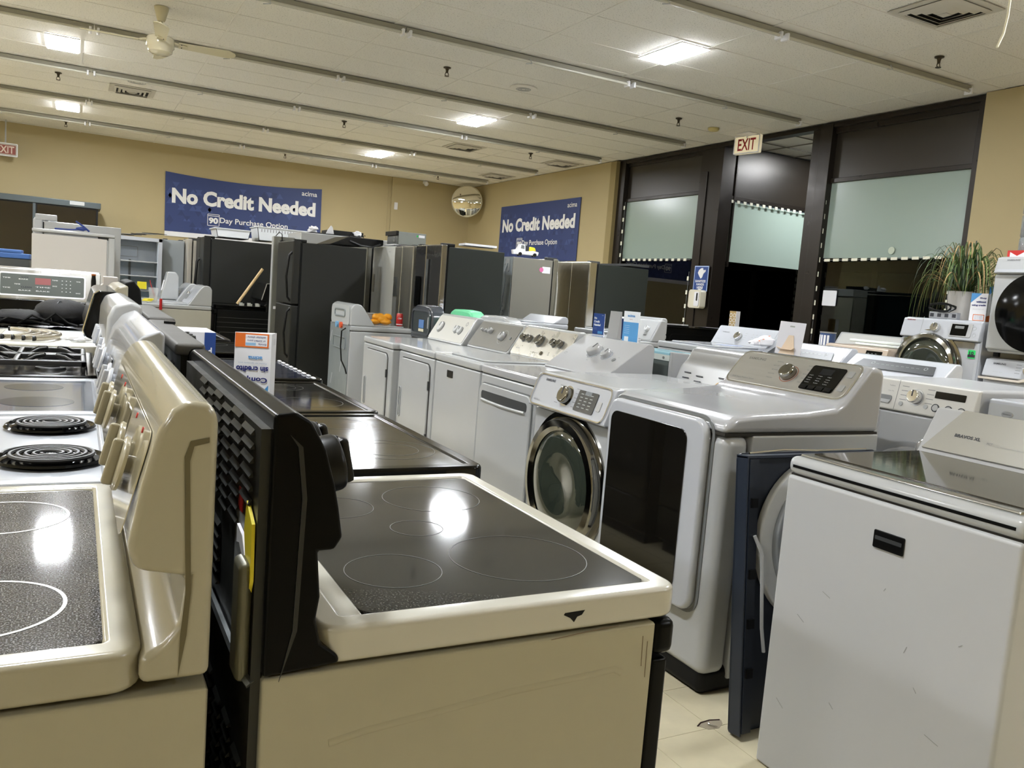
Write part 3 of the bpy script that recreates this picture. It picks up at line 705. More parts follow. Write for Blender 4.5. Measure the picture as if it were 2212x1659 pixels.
# ================================================================== RANGES, RIGHT ROW (fronts to +X)
def gprof(pts, x0): return [(round(a - x0, 4), b) for a, b in pts]
G1 = [(0, .872), (.098, .878), (.096, .888), (.072, .907), (.064, .94), (.068, .97), (.062, 1.03), (.083, 1.030), (.093, 1.046), (.086, 1.085), (.080, 1.113), (.066, 1.160), (.046, 1.196), (.026, 1.208), (0, 1.205)]
GB = mat('deep_black_guard', (3, 3, 3), .3, spec=.12)
r1 = range_('white range with black speckled glass cooktop and black backguard, nearest of the right row', .213, 1.41, 0, .82, .66, OFFW, mat('trim_white', (190, 187, 175), .22, coat=.5), GL_BLACK, G1, GB, top=.925,
            rings=[(.24, -.21, .078, 'line'), (.47, -.20, .12, 'line'), (.47, .20, .105, 'line'), (.25, .17, .078, 'line'), (.36, .0, .05, 'line')], door=GB, handle=GB)
# recessed side groove, back sheet, louvres, labels of the near range
MB().prism([(.02, .865), (.04, .93), (.044, 1.1), (.036, 1.165), (.02, 1.18), (.03, 1.165), (.038, 1.1), (.034, .93)], 'Y', -.4148, -.4128).obj('guard_groove', mat('groove_black', (26, 27, 28), .3), r1)
MB().box(-.012, 0, -.40, .38, .1, 1.185).obj('back_sheet', GALVD, r1)
MB().tube([(-.012, -.40, .86), (-.018, -.39, .868), (-.018, .37, .868)], .006, 6).obj('bottom_rail', GALV, r1)
louvres(r1, -.012, 7, 9, -.33, .085, 1.03, .018, .068, skip=lambda i, j: (i in (0,) and j < 3) or (i == 6 and j > 6))
louvres(r1, -.012, 5, 6, -.10, .085, .90, .018, .068)
louvres(r1, -.012, 8, 14, -.34, .085, .45, .022, .05)
M = frame((-.0125, -.32, .985), (-1, 0, 0))
MB().plate(M, .12, .14, .001, .004).obj('rating_label', mat('label_grey', (150, 152, 150), .5), r1)
for i in range(7): txt('MODEL NO SERIAL', M, 0, .05 - i * .016, .1, .007, INKG, r1, z=.001)
MB().plate(M, .03, .03, .0012, .002, cx=-.03, cy=.085).obj('red_label', RED, r1)
MB().prism([(.035, .1), (.075, .08), (.08, .01), (.06, -.03), (.045, -.05), (.03, -.02), (.04, .03), (.025, .06)], 'Z', .001, .005, M).obj('torn_label', YELLOW, r1)
MB().prism([(-.02, .055), (.02, .05), (.04, .03), (.02, .025), (.0, .035), (-.02, .03)], 'Z', .002, .006, M).obj('torn_paper', PAPER, r1)
MB().box(-.03, -.012, -.395, -.345, .86, 1.015).obj('cord_cover', mat('olive_grey_cover', (108, 106, 90), .35, .4), r1, bev=.012, seg=3)
# side panel emboss, scratch and paint chip
MB().tube([(.09, -.3992, .768), (.14, -.3992, .776), (.25, -.3992, .785), (.36, -.3992, .795), (.50, -.3992, .800), (.54, -.3992, .802), (.555, -.3992, .794)], .0122, 24).obj('panel_emboss', OFFW, r1)
MB().prism([(.44, .905), (.475, .906), (.47, .899), (.462, .897), (.457, .889), (.45, .896), (.438, .902)], 'Y', -.4105, -.4098).obj('paint_chip', BLACKM, r1)
for (a, b, c, d) in ((.42, .866, .54, .8735), (.59, .85, .592, .8), (.60, .84, .601, .78)):
    MB().tube([(a, -.4103, b), ((a + c) / 2, -.4103, (b + d) / 2 + .001), (c, -.4103, d)], .0006, 4).obj('scratch', mat('scuff', (120, 100, 80), .7), r1)
KM = frame((.088, -.30, 1.115), (1, 0, .22))
knobs(r1, KM, [(0, 0, .04, .03), (.11, 0, .04, .03)], BLACK)
for u in (0, .11): MB().box(u - .012, u + .012, -.032, .032, .028, .044, KM).obj('knob_grip', BLACK, r1, bev=.006)

r2 = range_('black range with glossy black glass cooktop, second of the right row', .215, 2.30, 0, .84, .73, BLACK, BLACKG, mat('black_ceramic_2', (24, 24, 23), .12, coat=.3, rvar=.04, vs=14), [(0, .872), (.09, .878), (.06, .92), (.06, 1.03), (.085, 1.05), (.08, 1.11), (.06, 1.17), (.03, 1.205), (0, 1.2)], BLACKG, top=.925,
            rings=[(.30, .25, .1, 'line'), (.30, -.2, .1, 'line'), (.55, -.17, .13, 'line'), (.55, -.17, .085, 'line'), (.52, .24, .1, 'line')])
MB().box(-.014, 0, -.40, .40, .1, 1.19).obj('back_sheet', GALVD, r2)
MB().box(-.028, .035, -.41, .41, 1.185, 1.212).obj('guard_cap', DUSTY, r2, bev=.008)
louvres(r2, -.014, 8, 8, -.34, .09, .99, .022, .06)
MB().tube([(-.014, .30, 1.16), (-.034, .25, 1.15), (-.034, -.20, 1.13), (-.014, -.25, 1.12)], .009, 8).obj('vent_rail', GALV, r2)
r3 = range_('black range with brown tinted glass cooktop, third of the right row', .225, 3.20, 0, .84, .74, BLACK, BLACKG, GL_DARK, [(0, .872), (.09, .878), (.06, .92), (.06, 1.03), (.085, 1.05), (.08, 1.11), (.06, 1.17), (.03, 1.205), (0, 1.2)], BLACK, top=.92,
            rings=[(.30, -.2, .1, 'line'), (.55, -.17, .12, 'line'), (.52, .24, .1, 'line'), (.52, .24, .07, 'line')])
MB().box(-.03, .05, -.42, .42, 1.18, 1.215).obj('guard_cap', DUSTY, r3, bev=.008)
MB().box(-.014, 0, -.40, .40, .1, 1.19).obj('back_sheet', GALV, r3)
KM = frame((.09, -.25, 1.13), (1, 0, .2))
knobs(r3, KM, [(-.08, 0, .022, .035), (.0, 0, .022, .035), (.10, 0, .022, .035)], BLACK)
m = MB()
for k in range(6): m.cyl(Matrix.Translation((.0 - .032, -.38 + .15 * k, 1.17)), .008, .02, 8)
m.obj('rivet', GALV, r3)
r4 = range_('black range still under blue shipping film, fourth of the right row', .235, 4.13, 0, .86, .77, BLACK, BLACKG, mat('film_blue_glass', (24, 34, 58), .12, coat=.4, rvar=.05, vs=30), [(0, .872), (.08, .878), (.06, .92), (.05, 1.0), (.03, 1.02), (0, 1.02)], BLACK, top=.92,
            rings=[(.3, -.2, .09, 'line')])
for k in range(9): MB().box(.725, .74, -.40 + k * .09, -.36 + k * .09, .916, .924).obj('tape_tab', PAPER, r4, bev=.003)
r5 = range_('black range with a pale oven handle, far end of the right row', .25, 5.25, 0, .78, .72, BLACK, BLACKG, GL_DARK, [(0, .872), (.08, .878), (.06, .92), (.05, .95), (0, .95)], BLACK, top=.92, rings=[(.5, .2, .1, 'line')])
MB().tube([(.71, -.36, .84), (.76, -.34, .85), (.77, 0, .85), (.76, .34, .85), (.71, .36, .84)], .014, 8).obj('oven_handle', GREYW, r5, label='pale grey bar handle')
r6 = range_('matt black range whose tall backguard ends the right row', .27, 6.2, 0, .78, .66, BLACKM, BLACK, GL_DARK, [(0, .872), (.13, .878), (.115, 1.0), (.105, 1.1), (.09, 1.22), (.05, 1.272), (.0, 1.255)], BLACKM, top=.92)

# upside-down card sign on the third range
t = thing('counter_sign', 'white folded card sign standing upside down on the third black range', 'sign', (.585, 3.10, .922), 0); t.scale = (.9, .9, .82)
MA = frame((-.004, -.02, .145), (-.35, -1, 0))
M0 = Matrix.Rotation(0, 4, 'Z')
MB().prism([(-.085, .0), (.05, -.045), (.085, .03)], 'Z', 0, .29).obj('card', PAPER, t)
FA = frame((-.0175, -.0240, .145), (-.316, -.949, 0))
FB = frame((.0685, -.0085, .145), (.906, -.423, 0))
def ud(s, w_, h_, cx, cy, m, par, F=FA, **k):      # writing turned upside down
    return txt(s, F @ Matrix.Rotation(PI, 4, 'Z'), -cx, -cy, w_, h_, m, par, **k)
MB().plate(FA, .13, .062, .0008, .001, cx=-.005, cy=.112).obj('orange_block', ORANGE, t)
MB().plate(FA, .085, .05, .0012, .001, cx=.012, cy=.112).obj('white_block', PAPER, t)
MB().plate(FA, .04, .012, .0016, .001, cx=-.01, cy=.096).obj('blue_bar', mat('pale_blue_bar', (150, 190, 224), .5), t)
ud('Envia', .03, .009, .035, .096, INKB, t, z=.0014); ud('al 22462 para', .07, .010, .012, .112, INKB, t, z=.0014); ud('solicitar ahora:', .07, .009, .012, .126, INKB, t, z=.0014)
ud('acima', .055, .016, .01, .035, LBLUE, t, z=.001, bold=.03)
ud('Puedes ser aprobado para', .11, .007, .0, .012, mat('faint_blue_ink', (150, 170, 200), .5), t, z=.001)
ud('sin credito', .125, .026, .0, -.015, INKB, t, z=.001, bold=.03)
ud('Compra', .12, .03, -.0, -.06, INKB, t, z=.001, bold=.03)
MB().prism([(.02, -.145), (.065, -.145), (.065, -.085)], 'Z', .0002, .001, FA).obj('blue_corner', LBLUE, t)
for i in range(5): ud('terms and conditions apply', .035, .004, .0, .12 - i * .006, INKG, t, F=FB, z=.001)
# carton with a blue side on the fourth/fifth range
t = thing('carton', 'white carton with a blue strip on the far black range', 'box', (.55, 4.72, .922), 0)
MB().box(-.20, .1, -.16, .18, 0, .13).obj('carton_body', PAPER, t, bev=.003, seg=1)
MB().box(.045, .101, -.1615, -.159, .0, .128).obj('blue_side', BLUE, t)
txt('d', frame((.073, -.162, .03), (0, -1, 0)), 0, 0, .02, .04, INKW, t, bold=.03)
tag(MB().prism([(-.1, -.02), (.1, -.03), (.14, .05), (-.04, .06)], 'Z', 0, .006).obj('black_clip', BLACK), 'small black plastic clip left on the grey guard top', 'clip')
bpy.data.objects['black_clip'].location = (.235, 2.55, 1.213); bpy.data.objects['black_clip'].scale = (.15, .9, 1)

# ================================================================== RANGES, LEFT ROW (fronts to -X)
GC = [(0, .895), (.076, .895), (.077, .925), (.052, .94), (.035, .962), (.028, 1.018), (.069, 1.027), (.083, 1.03), (.093, 1.054), (.080, 1.127), (.064, 1.19), (.05, 1.213), (.034, 1.224), (.01, 1.221), (0, 1.205)]
l1 = range_('cream range with white-ringed speckled glass top and four cream knobs, front left', .147, 1.39, 180, .82, .66, OFFW, CREAM, GL_GREY, GC, CREAM, top=.935, tx0=.072,
            rings=[(.25, -.20, .10, 'white'), (.25, .22, .10, 'white'), (.50, .2, .09, 'white')], glassx=(.108, .62), door=WHITE, handle=CREAM, group='kitchen ranges in the two rows')
MB().prism([(.035, .90), (.034, .95), (.030, 1.0), (.036, 1.16), (.03, 1.178), (.01, 1.182), (.01, 1.176), (.026, 1.172), (.03, 1.155), (.024, 1.0), (.027, .95)], 'Y', .4128, .4142).obj('guard_seam', mat('seam_olive', (96, 88, 62), .6), l1)
up = Vector((-.034, 0, .15)); KF = frame((.083, 0, 1.12), (.97, 0, .25), (-.22, 0, .97))
for u in (-.27, -.16, .16, .27):
    k = MB().lathe(KF, [(.012, -.006), (.012, .006), (.034, .009), (.035, .013), (.031, .016)], 32, u, 0).obj('knob', CREAM, l1, label='round cream disc knob with a raised grip')
    MB().box(u - .005, u + .005, -.030, .030, .014, .028, KF).obj('knob_grip', CREAM, k, bev=.004)
    MB().cyl(KF, .004, .002, 8, u + .02, .05).obj('red_dot', RED, l1)
MB().plate(KF, .2, .085, .002, .01).obj('clock_window', mat('clock_glass', (70, 66, 56), .08, coat=1), l1)
MB().plate(KF, .76, .125, .001, .02).obj('panel_overlay', mat('cream_overlay', (206, 196, 166), .1, coat=1), l1)
MB().tube([(.06, .3992, .52), (.10, .3992, .58), (.14, .3992, .60), (.45, .3992, .60)], .0122, 24).obj('panel_emboss', OFFW, l1)

GW3 = [(0, .88), (.09, .88), (.07, .93), (.06, 1.0), (.07, 1.03), (.095, 1.06), (.098, 1.14), (.094, 1.21), (.078, 1.248), (.03, 1.262), (0, 1.25)]
GW = [(0, .88), (.09, .88), (.07, .93), (.06, 1.0), (.085, 1.03), (.095, 1.06), (.085, 1.13), (.07, 1.19), (.045, 1.225), (.01, 1.24), (0, 1.23)]
l2 = range_('white range with two black coil burners in view, second of the left row', .165, 2.27, 180, .82, .66, WHITE, WHITE2, WHITE2, GW, WHITE2, top=.925, glassx=(.10, .62),
            rings=[(.21, .20, .096, 'coil'), (.22, -.21, .092, 'coil'), (.48, .2, .08, 'coil'), (.48, -.2, .08, 'coil')], door=WHITE, handle=WHITE)
def lknobs(t, us, m, r=.035):
    F = frame((.092, 0, 1.11), (.97, 0, .25), (-.22, 0, .97))
    for u in us:
        k = MB().lathe(F, [(.012, -.008), (.012, .004), (r, .008), (r, .012), (r * .9, .015)], 28, u, 0).obj('knob', m, t)
        MB().box(u - .005, u + .005, -.028, .028, .013, .026, F).obj('knob_grip', m, k, bev=.004)
    return F
F = lknobs(l2, (-.3, -.2, .2, .3), WHITE2)
MB().plate(F, .14, .06, .002, .008).obj('clock_window', BLACKG, l2)
l3 = range_('white range with a pale blue-grey glass cooktop, third of the left row', .175, 3.13, 180, .82, .66, WHITE, WHITE2, GL_BLUE, GW3, WHITE, top=.925, glassx=(.12, .62),
            rings=[(.28, .17, .105, 'disc'), (.30, -.17, .09, 'disc'), (.50, 0.0, .09, 'disc')], door=WHITE, handle=WHITE)
F = lknobs(l3, (-.32, -.22, -.1, .3), WHITE2)
MB().box(.40, .43, .02, .1, .922, .9226).obj('print_mark', INK, l3)
# gas range
l4 = range_('stainless gas range with heavy black grates, fourth of the left row', .15, 4.14, 180, .98, .66, STEEL, BLACKG, mat('mirror_steel_top', (70, 68, 62), .14, .5, rvar=.05, vs=9), [(0, .88), (.06, .88), (.06, 1.0), (.068, 1.055), (.115, 1.075), (.124, 1.10), (.095, 1.22), (.087, 1.247), (.07, 1.258), (.01, 1.258), (0, 1.25)], BLACKG, top=.92, glassx=(.10, .62), door=STEEL, handle=STEEL)
for gx, gy_ in ((.24, .25), (.24, -.05), (.48, .25), (.48, -.05)):
    MB().lathe(Matrix.Translation((gx, gy_, .914)), [(.06, 0), (.055, .012), (.035, .016), (.035, .026), (.001, .028)], 24).obj('burner_cap', IRON, l4)
for yy in (.25, -.05):
    g = MB()
    for (a, b, c, d) in ((.11, yy - .14, .60, yy - .12), (.11, yy + .12, .60, yy + .14), (.11, yy - .14, .13, yy + .14), (.58, yy - .14, .60, yy + .14), (.35, yy - .14, .37, yy + .14)):
        g.box(a, c, b, d, .944, .966)
    for cx in (.24, .48):
        for k in range(4):
            a = k * PI / 2 + PI / 4; ca, sa = math.cos(a), math.sin(a)
            g.tube([(cx + .03 * ca, yy + .03 * sa, .976), (cx + .075 * ca, yy + .075 * sa, .972), (cx + .115 * ca, yy + .115 * sa, .956)], .009, 6)
        g.tube([(cx - .1, yy, .95), (cx - .06, yy, .964), (cx - .03, yy, .962)], .006, 6).tube([(cx + .1, yy, .95), (cx + .06, yy, .964), (cx + .03, yy, .962)], .006, 6)
    for px in (.12, .59):
        for py in (-.13, .13): g.box(px - .008, px + .008, yy + py - .008, yy + py + .008, .915, .942)
    g.obj('grate', IRON, l4, bev=.003, seg=1)
MB().tube([(.117, .492, 1.078), (.125, .492, 1.10), (.096, .492, 1.22), (.088, .492, 1.247), (.07, .492, 1.259)], .005, 6).obj('guard_edge', CHROME, l4, label='thin bright chrome edge of the guard')
l5 = range_('white range top with curved silver tubes lying on it, fifth of the left row', .245, 5.40, 180, 1.0, .66, WHITE, WARM, mat('white_sheet_top', (222, 220, 212), .35), [(0, .88), (.11, .88), (.09, .93), (.09, 1.0), (.10, 1.04), (.10, 1.12), (.09, 1.2), (.05, 1.25), (0, 1.258)], CREAM, top=.925, glassx=(.14, .62), door=WHITE, handle=WHITE)
for i in range(4):
    p = []
    for k in range(13):
        a = math.radians(-70 + 140 * k / 12); p.append((-.42 + .17 * math.cos(a) + i * .05, 5.42 - .31 * math.sin(a), .0))
    o = MB().tube([(x_, y_ - i * .02, 0) for x_, y_, z_ in p], .013, 10).obj('handle_tube', mat('tube_silver', (190, 184, 170), .25, .8))
    o.location = (.02, 0, .941)
    MB().cyl(frame((p[0][0], p[0][1] - i * .02, 0), (-1, 0, 0)), .0145, .012, 10).cyl(frame((p[-1][0], p[-1][1] - i * .02, 0), (-1, 0, 0)), .0145, .012, 10).obj('end_plug', BLACK, o)
    tag(o, 'curved silver appliance handle tube lying on the fifth left range, ' + ('leftmost', 'second from left', 'third from left', 'rightmost')[i], 'handle', 'curved silver handle tubes')
rg = MB()
for (x_, y_, s_) in ((0, 0, 1), (.05, .02, .8), (-.05, .01, .7), (.02, -.03, .6)): rg.blob((x_, y_, .012 * s_), .045 * s_, .03 * s_, .016 * s_, 10, 7, .5, int(s_ * 10))
o = rg.obj('crumpled_tissue', PAPER); o.location = (.0, 5.2, .928); tag(o, 'crumpled white tissue beside the silver handle tubes', 'tissue')

# bag range turned towards the viewer
G6 = [(0, .88), (.07, .88), (.06, 1.03), (.06, 1.06), (.03, 1.28), (0, 1.285)]
bg = thing('stainless_range', 'stainless range facing the viewer with a dark control panel and red display', 'range', (-.20, 7.42, -.006), -90, None)
MB().box(0, .62, -.36, .36, .03, .94).obj('side_body', BLACK, bg, bev=.005)
MB().box(.0, .64, -.365, .365, .94, .965).obj('cooktop', GL_DARK, bg, bev=.006)
MB().prism([(0, .96), (.10, .96), (.085, 1.045), (.0, 1.045)], 'Y', -.36, .36).obj('lower_guard', BLACKG, bg)
MB().prism([(0, 1.045), (.10, 1.045), (.10, 1.06), (.065, 1.285), (.03, 1.295), (0, 1.295)], 'Y', -.365, .365).obj('backguard', mat('scuffed_steel', (196, 196, 194), .2, .9, rvar=.1, vs=7), bg, bev=.008)
FB_ = frame((.0845, -.03, 1.165), (.988, 0, .154), (-.154, 0, .988))
MB().plate(FB_, .56, .155, .003, .014).obj('control_panel', mat('panel_grey', (86, 92, 88), .3), bg)
MB().hollow(FB_, .585, .18, .02, .012, .004).obj('panel_rim', PAPER, bg)
MB().plate(FB_, .105, .05, .001, .002, cx=.0, cy=.03, z=.003).obj('red_display', mat('display_red', (150, 84, 84), .3), bg)
for i in range(4):
    for j in range(3): MB().plate(FB_, .008, .004, .0006, .001, cx=.13 + j * .028, cy=.045 - i * .028, z=.003).obj('key_mark', INKW, bg)
for i, (u, v, wd) in enumerate(((-.24, .045, .05), (-.13, .04, .06), (-.24, -.03, .05), (-.12, -.045, .08), (0, -.015, .1), (0, -.045, .09), (.08, .045, .04), (.08, .0, .03), (.24, .045, .03), (.24, -.045, .03), (-.17, .0, .04))):
    txt('BAKE' if i % 2 else 'TIME', FB_, u, v, wd, .008, INKW, bg, z=.003)
txt('QUICK', FB_, -.12, .055, .05, .012, INK, bg, z=.003, bold=.02); txt('CLEAN', FB_, -.11, -.02, .07, .014, INK, bg, z=.003, bold=.02)
# backpack
CLOTH = mat('black_cloth', (26, 26, 28), .75, bump=.8, bs=40, var=.15, vs=20)
t = thing('backpack', 'slumped black backpack with straps lying on the left row cooktops', 'backpack', (-.20, 6.28, .93), 0)
MB().blob((.12, .05, .085), .17, .17, .09, 20, 12, .12, 3).obj('main_bag', CLOTH, t)
MB().blob((-.12, .02, .045), .16, .12, .05, 18, 10, .25, 5).obj('side_pocket', CLOTH, t)
MB().blob((-.28, .0, .04), .12, .08, .04, 14, 8, .3, 8).obj('top_flap', CLOTH, t)
for k in range(3): MB().tube([(-.25 + k * .12, -.12, .01), (-.18 + k * .13, -.13, .05 + k * .02), (-.05 + k * .1, -.12, .03), (.05 + k * .08, -.14, .012)], .009, 6).obj('strap', BLACKM, t)
MB().tube([(.06, -.10, .03), (.05, -.09, .09), (.1, -.04, .165), (.2, 0, .14), (.26, .0, .06)], .004, 6).obj('zip', DGREY, t)
# sixth range of the left row with small things at its back
l6 = range_('black range under the backpack, last of the left row', .262, 6.30, 180, .74, .76, BLACK, BLACK, GL_DARK, [(0, .88), (.02, .88), (.02, .93), (0, .93)], BLACK, top=.925, tx0=.02, glassx=(.06, .72))
t = thing('grey_box', 'pale grey box standing on the last left range behind the black guard', 'box', (.19, 6.42, .927), 0)
MB().box(-.03, .06, -.1, .12, 0, .35).obj('box_body', mat('grey_card', (196, 190, 184), .5), t, bev=.004)
MB().prism([(-.03, .30), (-.06, .27), (-.06, .265), (-.03, .29)], 'Y', -.1, .12).obj('box_flap', mat('grey_card', (196, 190, 184), .5), t)
t = thing('amber_bottle', 'small dark bottle with an amber cap beside the pale grey box', 'bottle', (.10, 6.30, .922))
MB().lathe(Matrix(), [(.016, 0), (.016, .32), (.012, .35), (.012, .355)], 16).obj('bottle_body', BLACK, t)
MB().lathe(Matrix.Translation((0, 0, .355)), [(.014, 0), (.014, .012)], 14).obj('cap', mat('amber', (150, 80, 20), .3), t)
# ================================================================== LAUNDRY ROW FACING THE RANGES
# silver-panel dryer nearest the aisle
def big_dryer():
    t = thing('front_load_dryer', 'white dryer with large dark glass door and brushed silver panel, nearest in its row', 'dryer', (2.36, 2.46, 0), 180, 'laundry machines')
    d, w = .78, .68
    MB().box(-.37, .375, -w / 2 + .01, w / 2 - .01, .0, .10).obj('plinth', BLACKM, t, bev=.03, seg=3)
    MB().box(-.39, .26, -w / 2, w / 2, .05, .945).obj('cabinet', WHITE, t, bev=.008)
    MB().box(.262, .385, -w / 2 + .001, w / 2 - .001, .07, .945).obj('front_shell', WHITE, t, bev=.04, seg=5)
    MB().prism([(-.10, .20), (.20, .20), (.24, .24), (.24, .84), (.20, .88), (-.10, .88), (-.10, .87), (.195, .87), (.23, .835), (.23, .245), (.195, .21), (-.10, .21)], 'Y', w / 2 - .001, w / 2 + .003).obj('side_emboss', WHITE, t)
    MB().box(-.385, .385, -w / 2 + .006, w / 2 - .006, .943, .953).obj('seam', SEAM, t)
    prof = [(-.39, .951), (-.39, 1.17), (-.375, 1.195), (-.34, 1.203), (-.30, 1.200), (-.185, 1.070), (-.14, 1.045), (.0, 1.03), (.25, 1.02), (.34, 1.012), (.375, .99), (.392, .951)]
    MB().prism(prof, 'Y', -w / 2, w / 2).obj('top_shell', mat('pearl_grey_enamel', (174, 175, 178), .2, coat=.5), t, bev=.035, seg=4, ang=50)
    up = Vector((-.30 + .185, 0, 1.2 - 1.07)); n = Vector((up.z, 0, -up.x)); F = frame((-.2425, 0, 1.135), n, up)
    MB().plate(F, .63, .168, .005, .035).obj('control_panel', STEELH, t, bev=.003)
    MB().hollow(F, .645, .182, .04, .007, .004).obj('panel_rim', CHROME, t)
    K = F @ Matrix.Translation((0, 0, .005))
    k = MB().lathe(K, [(.036, 0), (.036, .02), (.032, .03), (.022, .033), (.001, .034)], 32, .0, -.005).obj('knob', DCHROME, t, bev=.002)
    MB().ring(K, .040, .043, .001, 0, -.005).obj('knob_ring', mat('ring_rust', (150, 96, 70), .4), t)
    for s in (-1, 1):
        for i in range(5): txt(('NORMAL', 'HEAVY DUTY', 'BEDDING', 'DELICATES', 'TIME DRY')[i], K, s * (.085 + .006 * (i % 2)), .05 - i * .022, .035, .0055, INKG, t)
    txt('SAMSUNG', K, -.22, .05, .10, .013, mat('engraved_grey', (130, 128, 122), .4), t, bold=.03)
    txt('Multi Steam Moisture Sensor', K, -.22, -.06, .13, .007, INKG, t)
    q = MB().plate(K, .165, .125, .003, .01, cx=.175, cy=-.005).obj('display', BLACKG, t)
    MB().plate(K, .06, .03, .0006, .002, cx=.175, cy=.03, z=.003).obj('display_window', BLACKM, q)
    for i in range(4):
        for j in range(3): txt(('High', 'Low', 'More', 'Less')[i], K, .115 + j * .045, .005 - i * .012, .02, .005, INKP, q, z=.0034)
    for i in range(4): MB().plate(K, .032, .018, .003, .003, cx=.115 + i * .04, cy=-.055, z=.003).obj('key', BLACK, q)
    for v in (.035, -.035): MB().plate(K, .028, .032, .004, .005, cx=.285, cy=v).obj('button', SILVER, t, bev=.001)
    # door: white frame with dark glass
    D = frame((.386, -.022, .64), (1, 0, 0))
    g = MB().plate(D, .595, .70, .035, .06, cx=.0, cy=-.0).obj('door', WHITE2, t, bev=.015, seg=3)
    MB().hollow(D, .622, .725, .07, .012, .003).obj('door_gap', MGREY, t)
    MB().plate(D, .475, .60, .004, .04, cx=-.03, cy=-.0, z=.035).obj('door_glass', mat('dark_door_glass', (20, 18, 14), .03, coat=1.0, spec=.8), g, bev=.0015)
    return t
big_dryer()

# front loader with the chrome ring
t, F = front_loader('white front loading washer with chrome ring door, second in the washer row', 2.45, 3.27, 180, w=.69, d=.76, h=1.0, ph=.17, rc=.50, rr_=.315, ring=DCHROME,
                    drawer=False, knob=False, disp=False, bulge=.045, panel=WHITE2)
MB().hollow(F @ Matrix.Translation((0, 0, .001)), .66, .165, .04, .006, .006).obj('panel_rim', CHROME, t)
knobs(t, F, [(-.02, .0, .042, .035)], DCHROME, base=CHROME)
q = MB().plate(F, .16, .10, .004, .008, cx=.15, cy=-.005).obj('display', mat('grey_display', (60, 62, 64), .2, coat=.6), t)
for i in range(5):
    for j in range(3): MB().plate(F, .022, .004, .0006, .001, cx=.105 + j * .04, cy=.028 - i * .016, z=.004).obj('key_mark', INKP, q)
MB().plate(F, .05, .02, .0006, .002, cx=.15, cy=.035, z=.004).obj('display_window', mat('lcd_grey', (110, 116, 120), .3), q)
MB().plate(F, .03, .045, .004, .005, cx=.26, cy=-.01).obj('button', SILVER, t)
txt('SAMSUNG', F, -.21, .055, .09, .013, INK, t, bold=.03)
for s in (-1, 1):
    for i in range(5): MB().plate(F, .03, .003, .0006, .0005, cx=-.02 + s * .075, cy=.045 - i * .022).obj('cycle_mark', INKG, t)
txt('VRT PLUS', F, -.27, -.055, .06, .008, INKG, t)

# dryer with wide slot handle and big sloping console
t, K, H = washer('white dryer with a wide slot handle and large sloped console, third in the washer row', 2.475, 4.01, 180, w=.66, d=.74, h=.955, ct=1.155, cs='bigslope', run=.27,
                 topm=mat('pearl_grey_enamel', (174, 175, 178), .2), cb=mat('pearl_plastic', (170, 171, 173), .3, coat=.3), panel=None, lid=False, cat='dryer', name='dryer', kn=(), kbase=None)
knobs(t, K, [(-.02, .03, .045, .035), (.12, .015, .032, .03)], SILVER, base=mat('knob_skirt', (186, 190, 196), .2, .4))
for u, v in ((.0, .0),):
    k = MB().cyl(K, .014, .004, 20, .22, -.01).obj('start_button', MGREY, t)
MB().hollow(K, .03, .018, .009, .002, .001, cx=-.28, cy=-.02).obj('badge', INKG, t)
for i in range(12):
    a = 2 * PI * i / 12
    if i not in (6, 7, 8): txt('-', K, -.02 + .062 * math.cos(a), .03 + .062 * math.sin(a), .014, .002, INKG, t)
txt('Extended Tumble', K, .10, .062, .05, .006, INKG, t); txt('ON', K, .15, .045, .015, .005, INKG, t); txt('START', K, .24, .015, .02, .005, INKG, t); txt('OFF', K, .0, -.05, .02, .006, INK, t)
D = frame((.37, 0, .44), (1, 0, 0))
o = MB().plate(D, .62, .76, .016, .05, cy=.03).obj('door', WHITE, t, bev=.006)
MB().hollow(D, .635, .775, .055, .007, .003, cy=.03).obj('door_gap', MGREY, t)
MB().plate(D, .55, .05, .003, .02, cx=.0, cy=.345, z=.0145).obj('handle_slot', DGREY, o)
MB().tube([tuple(D @ Vector((x_, .318 - .006 * math.sin(PI * (x_ + .26) / .52), .02))) for x_ in [(-.26 + .52 * i / 10) for i in range(11)]], .008, 8).obj('handle_lip', WHITE, o)

# washer with steel five-knob console
t, K, H = washer('white top loader with a steel five-knob console and black badge, fourth in the row', 2.475, 4.70, 180, w=.69, d=.74, h=.955, ct=1.17, run=.13, inset=.0,
                 panel=mat('scuffed_steel_console', (190, 186, 174), .3, .7, var=.06, vs=14, rvar=.06), body=WHITE, lid=True, kbase=MGREY)
knobs(t, K, [(-.26, .02, .024, .034), (-.18, .02, .024, .034), (-.03, .015, .036, .038), (.15, .015, .024, .034), (.23, .015, .024, .034)], DCHROME, base=MGREY)
for i in range(7): MB().cyl(K, .003, .001, 6, -.08 + i * .016, -.07).obj('indicator', INK, t)
MB().cyl(K, .014, .006, 18, .06, -.068).obj('start_button', DCHROME, t)
txt('MAYTAG', K, -.27, -.06, .05, .009, INKG, t, bold=.02)
MB().plate(frame((.37, 0, .84), (1, 0, 0)), .085, .045, .004, .004, cx=-.09).obj('black_badge', BLACK, t)

# grey console dryer
t, K, H = washer('white dryer with grey curved console and three small knobs, fifth in the washer row', 2.475, 5.40, 180, w=.68, d=.74, h=.955, ct=1.165, cs='slope', run=.14,
                 panel=mat('warm_grey_panel', (128, 126, 120), .3, coat=.3), cb=WHITE, lid=False, cat='dryer', name='dryer', inset=.012)
dryer_door(t, .74, .68, .22, .86, .56)
knobs(t, K, [(-.22, .03, .012, .025), (-.15, .025, .012, .025), (-.08, .03, .022, .03), (.14, .0, .034, .03)], SILVER)
MB().ring(K, .055, .058, .001, .14, 0).obj('dial_ring', LGREY, t); MB().cyl(K, .011, .006, 16, .26, .0).obj('start_button', MGREY, t)
